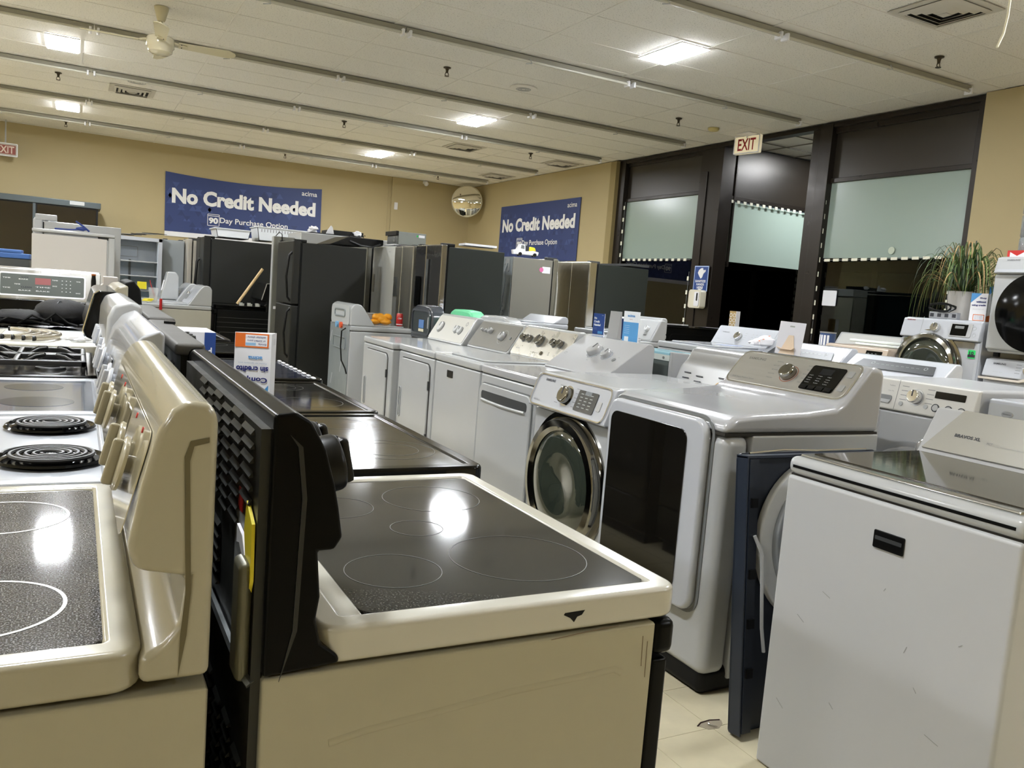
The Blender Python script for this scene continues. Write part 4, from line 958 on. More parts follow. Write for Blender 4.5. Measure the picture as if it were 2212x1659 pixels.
# white console dryer
t, K, H = washer('white dryer with white console of three oval knobs, sixth in the washer row', 2.43, 6.11, 180, w=.70, d=.74, h=.95, ct=1.17, cs='slope', run=.13,
                 panel=mat('white_panel', (222, 222, 216), .18, coat=.6), cb=WHITE, lid=False, cat='dryer', name='dryer', inset=.012)
dryer_door(t, .74, .70, .20, .86, .52)
knobs(t, K, [(-.20, .0, .042, .02), (.12, .0, .03, .022), (.20, -.005, .03, .022)], mat('knob_white', (206, 208, 208), .2), base=MGREY)
MB().ring(K, .014, .018, .001, .25, .06).obj('badge', INKG, t)

# washer turned away, showing its sheet metal back
t, K, H = washer('washing machine turned to show its blue-grey metal back and dangling cord', 2.61, 7.96, 0, w=.68, d=.64, h=.96, ct=1.17, cs='round', run=.16,
                 panel=GREYW, backm=None, kn=[(0, 0, .03, .03)])
Bf = frame((-.322, 0, .5), (-1, 0, 0))
MB().plate(Bf, .66, .92, .004, .01).obj('back_sheet', GALVB, t)
MB().plate(frame((-.322, 0, 1.05), (-1, 0, 0)), .62, .19, .004, .05).obj('back_hood', mat('hood_grey', (178, 182, 184), .35), t)
MB().hollow(frame((-.326, 0, 1.07), (-1, 0, 0)), .36, .08, .03, .014, .01).obj('pressed_handle', GALVB, t, bev=.003)
MB().cyl(frame((-.326, 0, .95), (-1, 0, 0)), .03, .02, 16, -.06).obj('cold_inlet', mat('valve_blue', (120, 170, 210), .4), t)
MB().cyl(frame((-.326, 0, .95), (-1, 0, 0)), .03, .02, 16, .08).obj('hot_inlet', mat('valve_orange', (222, 90, 50), .4), t)
MB().hollow(frame((-.326, 0, .78), (-1, 0, 0)), .42, .12, .02, .012, .008, cx=.02).obj('pressed_panel', GALVB, t, bev=.003)
MB().tube([(-.327, -.22, .93), (-.36, -.20, .9), (-.36, -.19, .75), (-.36, -.24, .62), (-.34, -.31, .55), (-.33, -.33, .5)], .007, 6).obj('power_cord', BLACK, t)
for (a, b, c) in ((.2, .35, -18), (-.1, .2, -20), (-.18, .62, -24), (.24, .05, -22)):
    MB().plate(Bf @ Matrix.Translation((a - .1, b - .3, .004)) @ Matrix.Rotation(math.radians(c), 4, 'Z'), .008, .12, .0006, .001).obj('scratch', PAPER, t)
# things on the lids
t = thing('soda_can', 'red and white soda can on the far washer lid beside an orange glove', 'can', (2.84, 7.80, .974))
MB().lathe(Matrix(), [(.027, 0), (.033, .008), (.033, .112), (.026, .124)], 28).obj('can_body', RED, t)
MB().lathe(Matrix(), [(.026, .124), (.027, .127), (.024, .127), (.023, .122)], 28).obj('can_rim', CHROME, t)
C_ = frame((0, -.0335, .075), (-.25, -1, 0))
for i, a in enumerate((-.014, -.004, .006)):
    pass
txt('Coca', frame((-.009, -.0335, .078), (-.27, -1, 0)), 0, 0, .036, .02, INKW, t, bold=.02, italic=.4)
MB().lathe(Matrix(), [(.0332, .012), (.0332, .02)], 28, cap=False).obj('can_stripe', INKW, t)
gl = MB()
for (x_, y_, z_, a, b, c) in ((0, 0, .05, .07, .06, .045), (-.06, .01, .07, .05, .045, .035), (.05, .0, .075, .045, .04, .035), (-.08, 0, .025, .06, .05, .025), (.02, -.03, .03, .06, .05, .03), (-.02, .02, .085, .04, .035, .025)):
    gl.blob((x_, y_, z_), a, b, c, 14, 9, .18, int(100 * (x_ + 1)))
o = gl.obj('glove', mat('orange_rubber', (236, 160, 30), .35)); tag(o, 'crumpled orange rubber glove behind the soda can', 'glove'); o.location = (2.70, 7.90, .975)
t = thing('plastic_tub', 'shallow white plastic tub beside the orange glove on the far washer', 'tub', (2.56, 8.10, .985))
MB().prism([(-.10, 0), (.08, 0), (.12, .085), (-.13, .085)], 'Y', -.10, .10).obj('tub_body', GREYW, t, bev=.01)
MB().box(-.14, .13, -.11, .11, .082, .09).obj('tub_rim', GREYW, t, bev=.003)
# row behind, consoles facing away (+X)
def rear(label, x, y, w, h, ct, body, d=.65, name='top_load_washer', cat='washing machine', back=None, hood=None):
    t, K, H = washer(label, x + d / 2, y, 0, w=w, d=d, h=h, ct=h + .05, cs='slope', run=.12, body=body, cb=body, topm=body, panel=None, cat=cat, name=name, backm=back, lid=False)
    hh = ct - h; pts = [(-w / 2 + .01, h), (w / 2 - .01, h)]
    for k in range(11):
        a = PI * k / 10; pts.append(((w / 2 - .01) * (abs(math.cos(a)) ** .45) * (1 if math.cos(a) >= 0 else -1), h + .04 + (hh - .04) * math.sin(a) ** .6))
    MB().prism(pts, 'X', -d / 2, -d / 2 + .13).obj('console_hood', hood or body, t, bev=.02, seg=3)
    return t
CH = mat('charcoal_plastic', (66, 70, 78), .25, coat=.4)
t = rear('charcoal washer with its console back cover open, beside the green-topped machine', 2.74, 6.95, .52, .96, 1.22, CH, d=.30)
F = frame((-.153, .0, 1.065), (-1, 0, 0))
MB().plate(F, .40, .19, .004, .03).obj('back_opening', mat('open_electronics', (46, 54, 58), .3), t)
MB().hollow(F, .44, .23, .06, .02, .012).obj('opening_rim', CH, t)
MB().plate(F, .12, .08, .003, .002, cx=.02, cy=-.02, z=.005).obj('blue_label', mat('label_blue', (90, 130, 190), .5), t)
MB().plate(F, .12, .03, .003, .002, cx=.02, cy=-.07, z=.005).obj('cream_label', mat('label_cream', (220, 214, 190), .5), t)
MB().plate(F, .02, .1, .01, .004, cx=.18, cy=.0).obj('wire_block', GREYW, t)
t = rear('white machine with a pale green console top behind the white console dryer', 2.86, 6.38, .54, .96, 1.215, WHITE, hood=mat('pale_green_plastic', (112, 214, 160), .4))
t = rear('white top loader whose rounded console back rises behind the grey console dryer', 2.86, 5.76, .62, .96, 1.20, WHITE)
# machine back under blue protective film
t = thing('dryer', 'unwrapped machine with a dark back panel and pale blue protective film on its top', 'dryer', (3.28, 4.12, 0), 0, None)
MB().box(-.30, .36, -.42, .42, .03, .93).obj('cabinet', DGREY, t, bev=.006)
MB().box(-.32, -.27, -.42, .42, .935, 1.10).obj('dark_back', mat('dark_back_green', (82, 90, 86), .35), t)
MB().box(-.325, -.30, -.43, .43, 1.065, 1.10).obj('screw_strip', mat('pale_strip', (200, 206, 200), .35), t, bev=.003)
MB().box(-.325, -.14, -.43, .43, 1.098, 1.115).obj('blue_film', CYAN, t, bev=.004, label='pale blue protective film')
MB().prism([(-.32, .93), (-.32, 1.12), (-.14, 1.11), (-.06, 1.0), (-.05, .93)], 'Y', -.45, -.42).obj('end_cap', GREYW, t, bev=.006)
for u in (-.38, -.1, .2): MB().cyl(frame((-.325, u, 1.082), (-1, 0, 0)), .008, .004, 10).obj('screw', MGREY, t)
# grey top loader with vent slots
t = thing('top_load_washer', 'silver grey washer with sloped vented console rear behind the big dryer panel', 'washing machine', (3.30, 3.20, 0), 0, None)
MB().box(-.34, .33, -.40, .36, .03, .94).obj('cabinet', SILVER, t, bev=.01)
MB().prism([(-.42, .94), (-.37, 1.06), (-.33, 1.10), (-.30, 1.155), (-.25, 1.17), (-.10, 1.16), (-.02, 1.05), (.0, .94)], 'Y', -.40, .36).obj('console', SILVER, t, bev=.02, seg=3)
Fs = frame((-.397, 0, 1.0), (-.92, 0, .38), (.38, 0, .92))
for (u, v) in ((-.27, .03), (-.27, 0), (-.27, -.03), (-.17, .02), (-.17, -.01), (.0, .03), (.10, .02)): MB().plate(Fs, .05, .006, .004, .002, cx=u, cy=v).obj('vent_slot', INK, t)
MB().ring(Fs, .018, .026, .006, .0, -.02).obj('cord_socket', mat('brass', (180, 140, 70), .3, .8), t)
# silver washer behind the near top loader
t = thing('front_load_washer', 'silver washer with a bright blue-grey rear panel between the near dryer and near top loader', 'washing machine', (3.20, 1.72, 0), 0, None)
MB().box(-.33, .36, -.35, .35, .03, .95).obj('cabinet', mat('silver_gloss', (186, 186, 184), .15, .6, coat=.8), t, bev=.05, seg=5)
MB().box(-.335, -.32, -.31, .31, .06, .90).obj('rear_panel', mat('bright_galv', (170, 182, 192), .3, .5, var=.06, vs=10), t, bev=.004)
MB().hollow(frame((-.336, 0, .60), (-1, 0, 0)), .56, .5, .04, .012, .006).obj('pressed_rib', mat('bright_galv', (170, 182, 192), .3), t, bev=.002)

# ---- near top loader with glass lid
t = thing('top_load_washer', 'large white top loader with dark glass lid and black badge, nearest at the right', 'washing machine', (2.235, 1.395, 0), 180, 'laundry machines')
MB().box(-.35, .352, -.352, .352, .0, .905).obj('cabinet', mat('near_white_enamel', (184, 185, 186), .35, coat=.2, var=.015, vs=3), t, bev=.012, seg=3)
MB().box(-.34, .342, -.345, .345, .903, .910).obj('seam', SEAM, t)
MB().box(-.35, .355, -.354, .354, .908, .962).obj('top_panel', WHITE, t, bev=.022, seg=4)
MB().box(-.15, .356, -.33, .33, .930, .938).obj('lid_gap', BLACK, t)
MB().box(-.19, .335, -.325, .325, .960, .970).obj('lid_frame', mat('lid_steel', (190, 190, 186), .15, .9, rvar=.06, vs=22), t, bev=.004)
MB().box(-.18, .295, -.31, .31, .969, .9735).obj('lid_glass', mat('scratched_smoked_glass', (36, 31, 24), .08, coat=.8, var=.35, vs=26, aniso=(1, 4, 1), rvar=.05), t, bev=.001, seg=1)
prof = [(-.35, .960), (-.35, 1.085), (-.335, 1.108), (-.30, 1.11), (-.225, .972), (-.215, .960)]
MB().prism(prof, 'Y', -.35, .30).obj('console', GREYW, t, bev=.008)
up = Vector((-.075, 0, .138)); n = Vector((up.z, 0, -up.x)); F = frame((-.2615, -.0, 1.043), n, up)
MB().prism([(-.335, -.074), (.335, -.074), (.335, .078), (-.25, .078)], 'Z', 0, .006, F).obj('control_panel', mat('satin_silver', (160, 158, 150), .32, .5), t, bev=.002)
K = F @ Matrix.Translation((0, 0, .006))
txt('BRAVOS XL', K, -.20, -.012, .085, .011, INK, t, bold=.03)
txt('MCT', K, -.125, -.02, .018, .008, INKG, t); txt('Maytag Commercial Technology', K, -.065, -.024, .085, .005, INKP, t)
MB().ring(K, .008, .011, .001, .05, -.005, n=20).obj('power_mark', INK, t)
for i in range(4):
    for j in range(3): MB().plate(K, .02, .003, .0005, .001, cx=.11 + i * .035, cy=.035 - j * .02).obj('cycle_mark', INK, t)
MB().knob(K, .03, .03, .28, -.03).obj('knob', CHROME, t)
o = MB().plate(frame((.352, 0, .806), (1, 0, 0)), .092, .048, .005, .004, cx=.015).obj('black_badge', BLACK, t, bev=.002)
MB().plate(frame((.352, 0, .806), (1, 0, 0)), .08, .01, .001, .002, cx=.015, cy=.004, z=.005).obj('badge_line', DGREY, o)
txt('MAYTAG', frame((.353, 0, .812), (1, 0, 0)), .015, 0, .06, .008, DGREY, o, z=.006)
for (u, v, l, a) in ((-.16, .60, .03, -20), (.14, .46, .015, -50), (.10, .55, .02, 70), (-.24, .50, .03, -30), (.2, .36, .04, -15), (-.1, .3, .02, -40), (.02, .68, .01, 60), (.24, .62, .012, 40), (-.28, .22, .035, -35)):
    MB().plate(frame((.3525, 0, 0), (1, 0, 0)) @ Matrix.Translation((u, v, 0)) @ Matrix.Rotation(math.radians(a), 4, 'Z'), l, .0018, .0005, .0005).obj('scratch', mat('grey_scratch', (150, 149, 147), .6), t)

# ---- navy front shell leaning between the dryer and the top loader
t = thing('washer_front_shell', 'navy detached washer front shell with a white gasket, leaning between two white machines', 'washer part', (2.235, 1.865, .004), 0, None, rx=-6)
NV2 = mat('navy_inner', (28, 34, 46), .45)
FN = frame((0, 0, .46), (0, -1, 0))
MB().plate(FN, .66, .92, .006, .02, z=-.027).obj('face_sheet', NAVY, t)
MB().plate(FN, .64, .88, .004, .02, z=-.021).obj('inner_sheet', NV2, t)
MB().box(-.33, -.322, -.026, .026, .01, .915).obj('side_flange', NAVY, t, bev=.003)
MB().box(-.322, -.285, -.029, -.022, .02, .905).obj('inner_lip', NV2, t)
MB().box(.322, .33, -.026, .026, .01, .915).obj('side_flange', NAVY, t, bev=.003)
MB().box(-.33, .33, -.026, .026, .908, .916).obj('top_flange', NAVY, t)
MB().ring(FN, .225, .285, .03, .03, .155, z=-.017, n=64).obj('gasket_ring', mat('gasket_white', (226, 228, 230), .4), t, bev=.008, seg=3)
MB().ring(FN, .185, .23, .05, .03, .155, z=-.017, n=64).obj('inner_ring', mat('inner_grey', (150, 154, 158), .35), t, bev=.008)
MB().cyl(FN, .19, .004, 48, .03, .155, z=-.012).obj('door_glass', mat('door_glass', (50, 56, 48), .04), t)
MB().tube([(-.33, -.03, .925), (-.2, -.05, .935), (-.05, -.05, .93), (.2, -.04, .93)], .004, 6).obj('clip_rail', CHROME, t)
MB().tube([(-.30, -.035, .66), (-.275, -.045, .60), (-.272, -.045, .50), (-.262, -.04, .36), (-.25, -.04, .28)], .006, 6).obj('wiring', GREYW, t)
for z in (.75, .52, .36, .2): MB().box(-.315, -.29, -.036, -.028, z, z + .03).obj('clip', BLACK, t)

# ================================================================== ROW FACING THE AISLE BEHIND
t, F = front_loader('pale grey front loader with big silver dial, drawer and three round buttons, right of centre', 4.25, 2.78, 180, w=.61, d=.72, h=1.085, ph=.17, rc=.46, rr_=.28, body=GREYW, panel=mat('lg_grey', (206, 204, 198), .3), ring=SILVER,
                    drawer=False, disp=False, knob=False, bulge=.02, dz=0, nogroup=True)
MB().box(-.001, .001, -.08, .08, 0, .001, F @ Matrix.Translation((-.135, 0, 0))).obj('drawer_line', INKG, t)
MB().plate(F, .15, .03, .003, .012, cx=-.235, cy=-.025).obj('drawer_pull', MGREY, t)
MB().prism([(-.31, -.035), (-.16, -.035), (-.17, -.055), (-.30, -.05)], 'Z', 0, .01, F).obj('pull_lip', GREYW, t)
knobs(t, F, [(-.02, .0, .036, .04)], CHROME, base=SILVER)
MB().plate(F, .165, .036, .003, .004, cx=.165, cy=.03).obj('display', BLACKG, t)
for u in (.10, .17, .24):
    MB().ring(F, .017, .021, .004, u, -.038, n=28).obj('button_ring', INK, t); MB().cyl(F, .016, .005, 20, u, -.038).obj('button', GREYW, t)
for u, v in ((-.10, -.045), (.045, -.04)): MB().cyl(F, .012, .004, 20, u, v).obj('button', LGREY, t)
txt('LG', F, -.275, .045, .03, .014, INKG, t, bold=.03); txt('TrueSteam', F, -.175, .045, .035, .007, INKG, t); txt('Senso Dry', F, -.175, .015, .035, .007, INKG, t)
for s in (-1, 1):
    for i in range(4): MB().plate(F, .04, .003, .0005, .0005, cx=-.02 + s * .075, cy=.05 - i * .024).obj('cycle_mark', INKG, t)
# white box machine at the right edge
t = thing('dryer', 'white laundry machine with oval badge at the right edge, beside the grey front loader', 'dryer', (4.30, 2.11, 0), 180, None)
MB().box(-.36, .36, -.34, .34, .03, 1.05).obj('cabinet', WHITE2, t, bev=.012)
F = frame((.361, 0, .96), (1, 0, 0))
MB().plate(F, .66, .14, .004, .01).obj('control_panel', WHITE, t)
MB().lathe(F @ Matrix.Diagonal((1.9, 1, 1, 1)), [(.016, .004), (.014, .008)], 24, -.125, .025).obj('oval_badge', SILVER, t)
txt('Whirlpool', F, -.238, .025, .04, .008, INK, t, z=.009); txt('Duet', F, -.16, -.02, .03, .01, INKG, t, z=.005); txt('Sport', F, -.16, -.035, .02, .006, INKG, t, z=.005)
# white top loaders with dark touch strips
def strip_tl(label, y, x=4.45, ct_=1.16):
    t, K, H = washer(label, x, y, 180, w=.76, d=.72, h=1.02, ct=ct_, cs='slope', run=.16, body=WHITE2, topm=WHITE2, cb=WHITE2, panel=None, kn=())
    p = MB().prism([(-.31, -.03), (.30, -.03), (.27, .05), (-.27, .05)], 'Z', 0, .004, K).obj('touch_strip', DGREY, t)
    for i in range(9): txt('AUTO', K, -.13 + i * .037, .014, .02, .006, INKP, p, z=.005)
    for u in (-.17, .22): MB().ring(K, .010, .013, .001, u, .02, .004, 20).obj('touch_ring', INKP, p)
    return t
strip_tl('white top loader with dark touch strip behind the folded card easel', 4.37, 4.5, 1.18)
strip_tl('white top loader with dark touch strip behind the grey front loader', 3.58, 4.5, 1.155)
# white top loader with dial
t, K, H = washer('white top loader with one silver dial, in front of the dark vestibule window', 4.62, 5.13, 180, w=.72, d=.72, h=1.09, ct=1.25, cs='slope', run=.10, body=WHITE2, topm=WHITE2, cb=WHITE2, panel=WHITE2, kn=(), inset=.03)
knobs(t, K, [(-.06, -.005, .034, .03)], CHROME, base=LGREY)
txt('SAMSUNG', K, -.23, .03, .08, .011, INKG, t, bold=.03); txt('VRT Plus', K, -.28, -.04, .03, .006, INKG, t)
for s in (-1, 1):
    for i in range(4): MB().plate(K, .03, .003, .0005, .0005, cx=-.06 + s * .07, cy=.035 - i * .02).obj('cycle_mark', INKP, t)
for i in range(4):
    for j in range(3): MB().plate(K, .016, .004, .0005, .001, cx=.09 + i * .04, cy=.03 - j * .025).obj('touch_mark', INKP, t)
MB().plate(Matrix.Translation((.0, .1, 1.103)), .2, .12, .0006, .01).obj('lid_print', mat('lid_print_blue', (170, 184, 220), .3), t)
# white top loader with folded card behind it
t, K, H = washer('white top loader with one oval knob, behind the light blue leaflet stand', 4.45, 6.45, 180, w=.74, d=.72, h=1.04, ct=1.24, cs='slope', run=.10, body=WHITE, cb=WHITE, panel=WHITE, kn=(), inset=.02)
knobs(t, K, [(.24, .01, .026, .03)], mat('knob_white', (206, 208, 208), .2), base=LGREY); txt('Amana', K, .24, -.05, .05, .012, INK, t, bold=.03, italic=.2)
t, K, H = washer('white washer with rounded lid and a blue tag, in front of the tall grey refrigerator', 3.82, 6.92, 180, w=.64, d=.50, h=1.13, ct=1.20, cs='slope', run=.10, body=WHITE2, topm=WHITE2, cb=WHITE2, panel=None, kn=())
Fq = frame((.255, .0, 1.10), (1, 0, 0))
MB().plate(Fq, .19, .085, .002, .003, cx=-.20).obj('blue_tag', BLUE, t); txt('No', Fq, -.15, -.005, .045, .03, INKW, t, z=.003, bold=.03)
t, K, H = washer('white machine with slanted console behind the small blue counter card', 5.05, 7.16, 180, w=.66, d=.72, h=1.08, ct=1.25, cs='slope', run=.12, body=WHITE, cb=WHITE, panel=None, kn=())

# counter cards
def card(label, x, y, z, w_, h_, faces, rot=180, name='counter_card', base=None):
    t = thing(name, label, 'sign', (x, y, z), rot)
    MB().box(-.004, .004, -w_ / 2, w_ / 2, 0, h_).obj('card_sheet', PAPER, t)
    MB().prism([(-.006, 0), (-.07, 0), (-.008, h_ * .7)], 'Y', -.01, .01).obj('card_stand', base or PAPER, t)
    return t, frame((.0042, 0, h_ / 2), (1, 0, 0))
t, F = card('small blue counter card reading no credit needed, on a white washer', 4.42, 6.62, 1.056, .16, .20, None, 185)
MB().plate(F, .17, .20, .0008, .001).obj('blue_face', BLUE, t)
for i, s_ in enumerate(('No', 'Credit', 'Needed')): txt(s_, F, (-.05, -.028, -.02)[i], .055 - i * .032, (.04, .085, .10)[i], .022, INKW, t, z=.001, bold=.05)
for i in range(3): txt('purchase option terms', F, -.045, -.035 - i * .009, .05, .005, INKP, t, z=.001)
MB().plate(F, .07, .025, .0012, .001, cx=.03, cy=-.08).obj('pale_block', LBLUE, t); txt('acima', F, .055, .085, .025, .008, INKW, t, z=.001)
t, F = card('tall white and light blue leaflet stand on the back of the film covered machine', 3.16, 4.36, 1.117, .155, .205, None, 183, 'leaflet_stand')
MB().plate(F, .155, .135, .0008, .001, cy=-.034).obj('blue_face', mat('leaflet_blue', (84, 152, 206), .5), t)
txt('acima', F, 0, .075, .075, .016, LBLUE, t, z=.001, bold=.03); txt('leasing', F, 0, .052, .03, .006, RED, t, z=.001)
for i in range(5): txt('lease to own purchase', F, -.035, .01 - i * .012, .05, .005, INKW, t, z=.0014)
MB().plate(F, .042, .03, .0012, .003, cx=-.035, cy=-.075).obj('white_block', PAPER, t)
t, F = card('blue no credit card half hidden behind the light blue leaflet stand', 3.9, 5.86, 1.06, .17, .18, None, 180, 'counter_card')
t.location = (4.28, 6.10, 1.055)
MB().plate(F, .17, .18, .0008, .001).obj('blue_face', BLUE, t); txt('No', F, -.05, .05, .045, .026, INKW, t, z=.001, bold=.05); txt('Credit', F, -.03, .015, .085, .024, INKW, t, z=.001, bold=.05)
# folded grey card left standing on the same washer
t = thing('grey_folder', 'tall grey folded board leaning behind the leaflet stand', 'board', (4.20, 6.06, 1.055), 180)
MB().prism([(-.02, 0), (.02, 0), (.0, .24), (-.012, .24)], 'Y', -.06, .10).obj('board_sheet', mat('board_grey', (176, 176, 178), .5), t)
# easel-backed sign seen from behind
t = thing('easel_card', 'blank back of a white card sign with a beige fold-out easel, on the silver dryer', 'sign', (2.72, 2.60, 1.206), 0); t.scale = (.72, .72, .64)
FE = frame((0, 0, .0), (-1, -.35, .12), (.1, 0, 1))
MB().plate(FE, .16, .22, .004, .003, cy=.11, z=0).obj('card_sheet', mat('card_back', (214, 214, 222), .6), t)
EZ = mat('easel_beige', (222, 202, 180), .7)
MB().prism([(-.055, 0), (.045, 0), (.02, .13), (-.01, .13), (-.03, .07)], 'Z', .006, .009, FE).obj('easel_leg', EZ, t)
MB().prism([(-.07, .045), (-.04, .03), (.03, .03), (.045, .045), (.03, .035), (-.035, .036)], 'Z', .009, .03, FE).obj('easel_lock', EZ, t)
MB().plate(FE, .03, .01, .0005, .002, cx=.0, cy=.19, z=.004).obj('stamp', INKP, t)
# crumpled packaging with orange print
pk = MB(); 
for (a, b, c, d, e, f) in ((0, 0, .03, .12, .08, .035), (.06, .05, .05, .07, .05, .03), (-.08, .02, .02, .08, .06, .022)): pk.blob((a, b, c), d, e, f, 10, 6, .45, 4)
o = pk.obj('packaging_bag', PAPER); tag(o, 'crumpled white packaging with orange print in front of the dial washer', 'packaging'); o.location = (4.70, 4.74, 1.13); o.scale = (.8, .8, 1)
for (a, b, c) in ((-.06, -.05, .05), (.0, -.06, .075), (-.10, -.04, .035)): MB().plate(Matrix.Translation((a, b, c)) @ Matrix.Rotation(.7, 4, 'Z'), .06, .015, .004, .002).obj('orange_print', ORANGE, o)
# ================================================================== FAR RIGHT: STACK, PLANT WASHER
t, F = front_loader('tall white front loader with smoked ring door and green sticker, carrying the spider plant', 6.07, 3.99, 180, w=.64, d=.74, h=1.44, ph=.15, rc=1.05, rr_=.255, ring=DCHROME, body=WHITE2, panel=WHITE2, drawer=False, knob=False, disp=False, bulge=.02)
for c_ in t.children:
    if c_.name.split('.')[0] in ('door_ring', 'door_surround'): c_.location = (0, -.065, .025)
knobs(t, F, [(-.03, .005, .034, .03)], CHROME, base=LGREY)
q = MB().plate(F, .17, .1, .004, .008, cx=.17).obj('display', SILVER, t); MB().plate(F, .125, .085, .002, .004, cx=.16, z=.004).obj('display_glass', BLACKG, q)
MB().plate(F, .07, .02, .001, .002, cx=.16, cy=.02, z=.006).obj('display_window', MGREY, q)
txt('SAMSUNG', F, -.25, .055, .07, .01, mat('dark_red_ink', (110, 30, 40), .5), t, bold=.04)
MB().box(-.001, .001, -.085, .085, 0, .001, F @ Matrix.Translation((-.15, 0, 0))).obj('drawer_line', INKP, t)
for u, v in ((.27, .02), (.28, -.03)): MB().ring(F, .012, .014, .001, u, v, n=20).obj('touch_ring', INKP, t)
MB().plate(frame((.371, 0, 1.262), (1, 0, 0)), .16, .045, .003, .004, cx=.21).obj('steel_band', DCHROME, t)
MB().plate(frame((.371, 0, 1.262), (1, 0, 0)), .12, .035, .003, .016, cx=-.23).obj('drawer_pull', DCHROME, t)
o = MB().plate(frame((.371, 0, 1.20), (1, 0, 0)), .055, .06, .002, .006, cx=.275).obj('green_sticker', mat('sticker_green', (40, 220, 110), .4), t)
MB().plate(frame((.371, 0, 1.188), (1, 0, 0)), .055, .02, .001, .003, cx=.275, z=.002).obj('sticker_base', INK, t)
txt('10', frame((.371, 0, 1.208), (1, 0, 0)), .275, 0, .035, .025, INK, t, z=.003, bold=.04)
MB().box(-.3, .3, -.3, .3, .0, .04).obj('plinth', BLACKM, t)
# stacked pair
t, F = front_loader('white front loader at the bottom of the stacked pair, right edge', 6.08, 3.29, 180, w=.66, d=.74, h=1.19, ph=.13, rc=.55, rr_=.24, ring=SILVER, body=WHITE2, panel=WHITE2, drawer=False, knob=False, disp=False, bulge=.02, nogroup=True)
knobs(t, F, [(.0, .0, .04, .03)], CHROME, base=LGREY); txt('SAMSUNG', F, -.22, .03, .09, .013, INK, t, bold=.03)
for i in range(4): MB().plate(F, .035, .003, .0005, .0005, cx=-.085, cy=.035 - i * .02).obj('cycle_mark', INKG, t)
txt('VRT Super Speed', F, -.22, -.03, .07, .006, INKP, t)
MB().prism([(-.34, -.075), (-.06, -.075), (-.02, -.06), (.34, -.055), (.34, -.065), (.0, -.075), (-.05, -.09), (-.34, -.09)], 'Z', 0, .01, F).obj('handle_lip', mat('warm_grey_lip', (196, 186, 172), .4), t)
t, F = front_loader('white front loader with big black bubble door on top of the stacked pair', 6.08, 3.29, 180, w=.68, d=.76, h=.70, ph=.12, rc=.32, rr_=.27, body=WHITE, panel=WHITE, drawer=False, knob=False, disp=False, bulge=.015, dz=1.20, dark_door=True, nogroup=True)
txt('SAMSUNG', F, -.22, .035, .09, .011, INKG, t, bold=.03)
MB().plate(F, .3, .022, .006, .01, cx=-.17, cy=-.045).obj('drawer_pull', WHITE2, t)
t = thing('envelope_box', 'small red and white envelope-fold box on top of the stacked front loader', 'box', (5.82, 3.55, 1.90), 180)
MB().box(-.02, .02, -.07, .07, 0, .05).obj('box_body', RED, t); MB().prism([(-.05, 0), (.05, 0), (.05, .035), (0, .008), (-.05, .035)], 'Z', 0, .001, frame((.0205, 0, .003), (1, 0, 0))).obj('white_flap', PAPER, t)
# water bottle
t = thing('water_jug', 'large clear water bottle on top of the stacked machine at the right edge', 'water bottle', (5.98, 3.50, 1.90))
JG = film_mat('jug_plastic', (176, 184, 190), .45)
MB().lathe(Matrix(), [(.12, 0), (.138, .02), (.138, .14), (.128, .15), (.138, .16), (.138, .30), (.128, .31), (.138, .32), (.138, .40), (.10, .48), (.045, .52), (.03, .53)], 36, cap=False).obj('jug_body', JG, t)
MB().lathe(Matrix(), [(.118, .005), (.132, .025), (.132, .26)], 36, cap=True).obj('water', film_mat('water_grey', (140, 148, 156), .5, .05), t)
MB().lathe(Matrix.Translation((0, 0, .53)), [(.034, 0), (.034, .04)], 20).obj('jug_cap', DGREY, t)

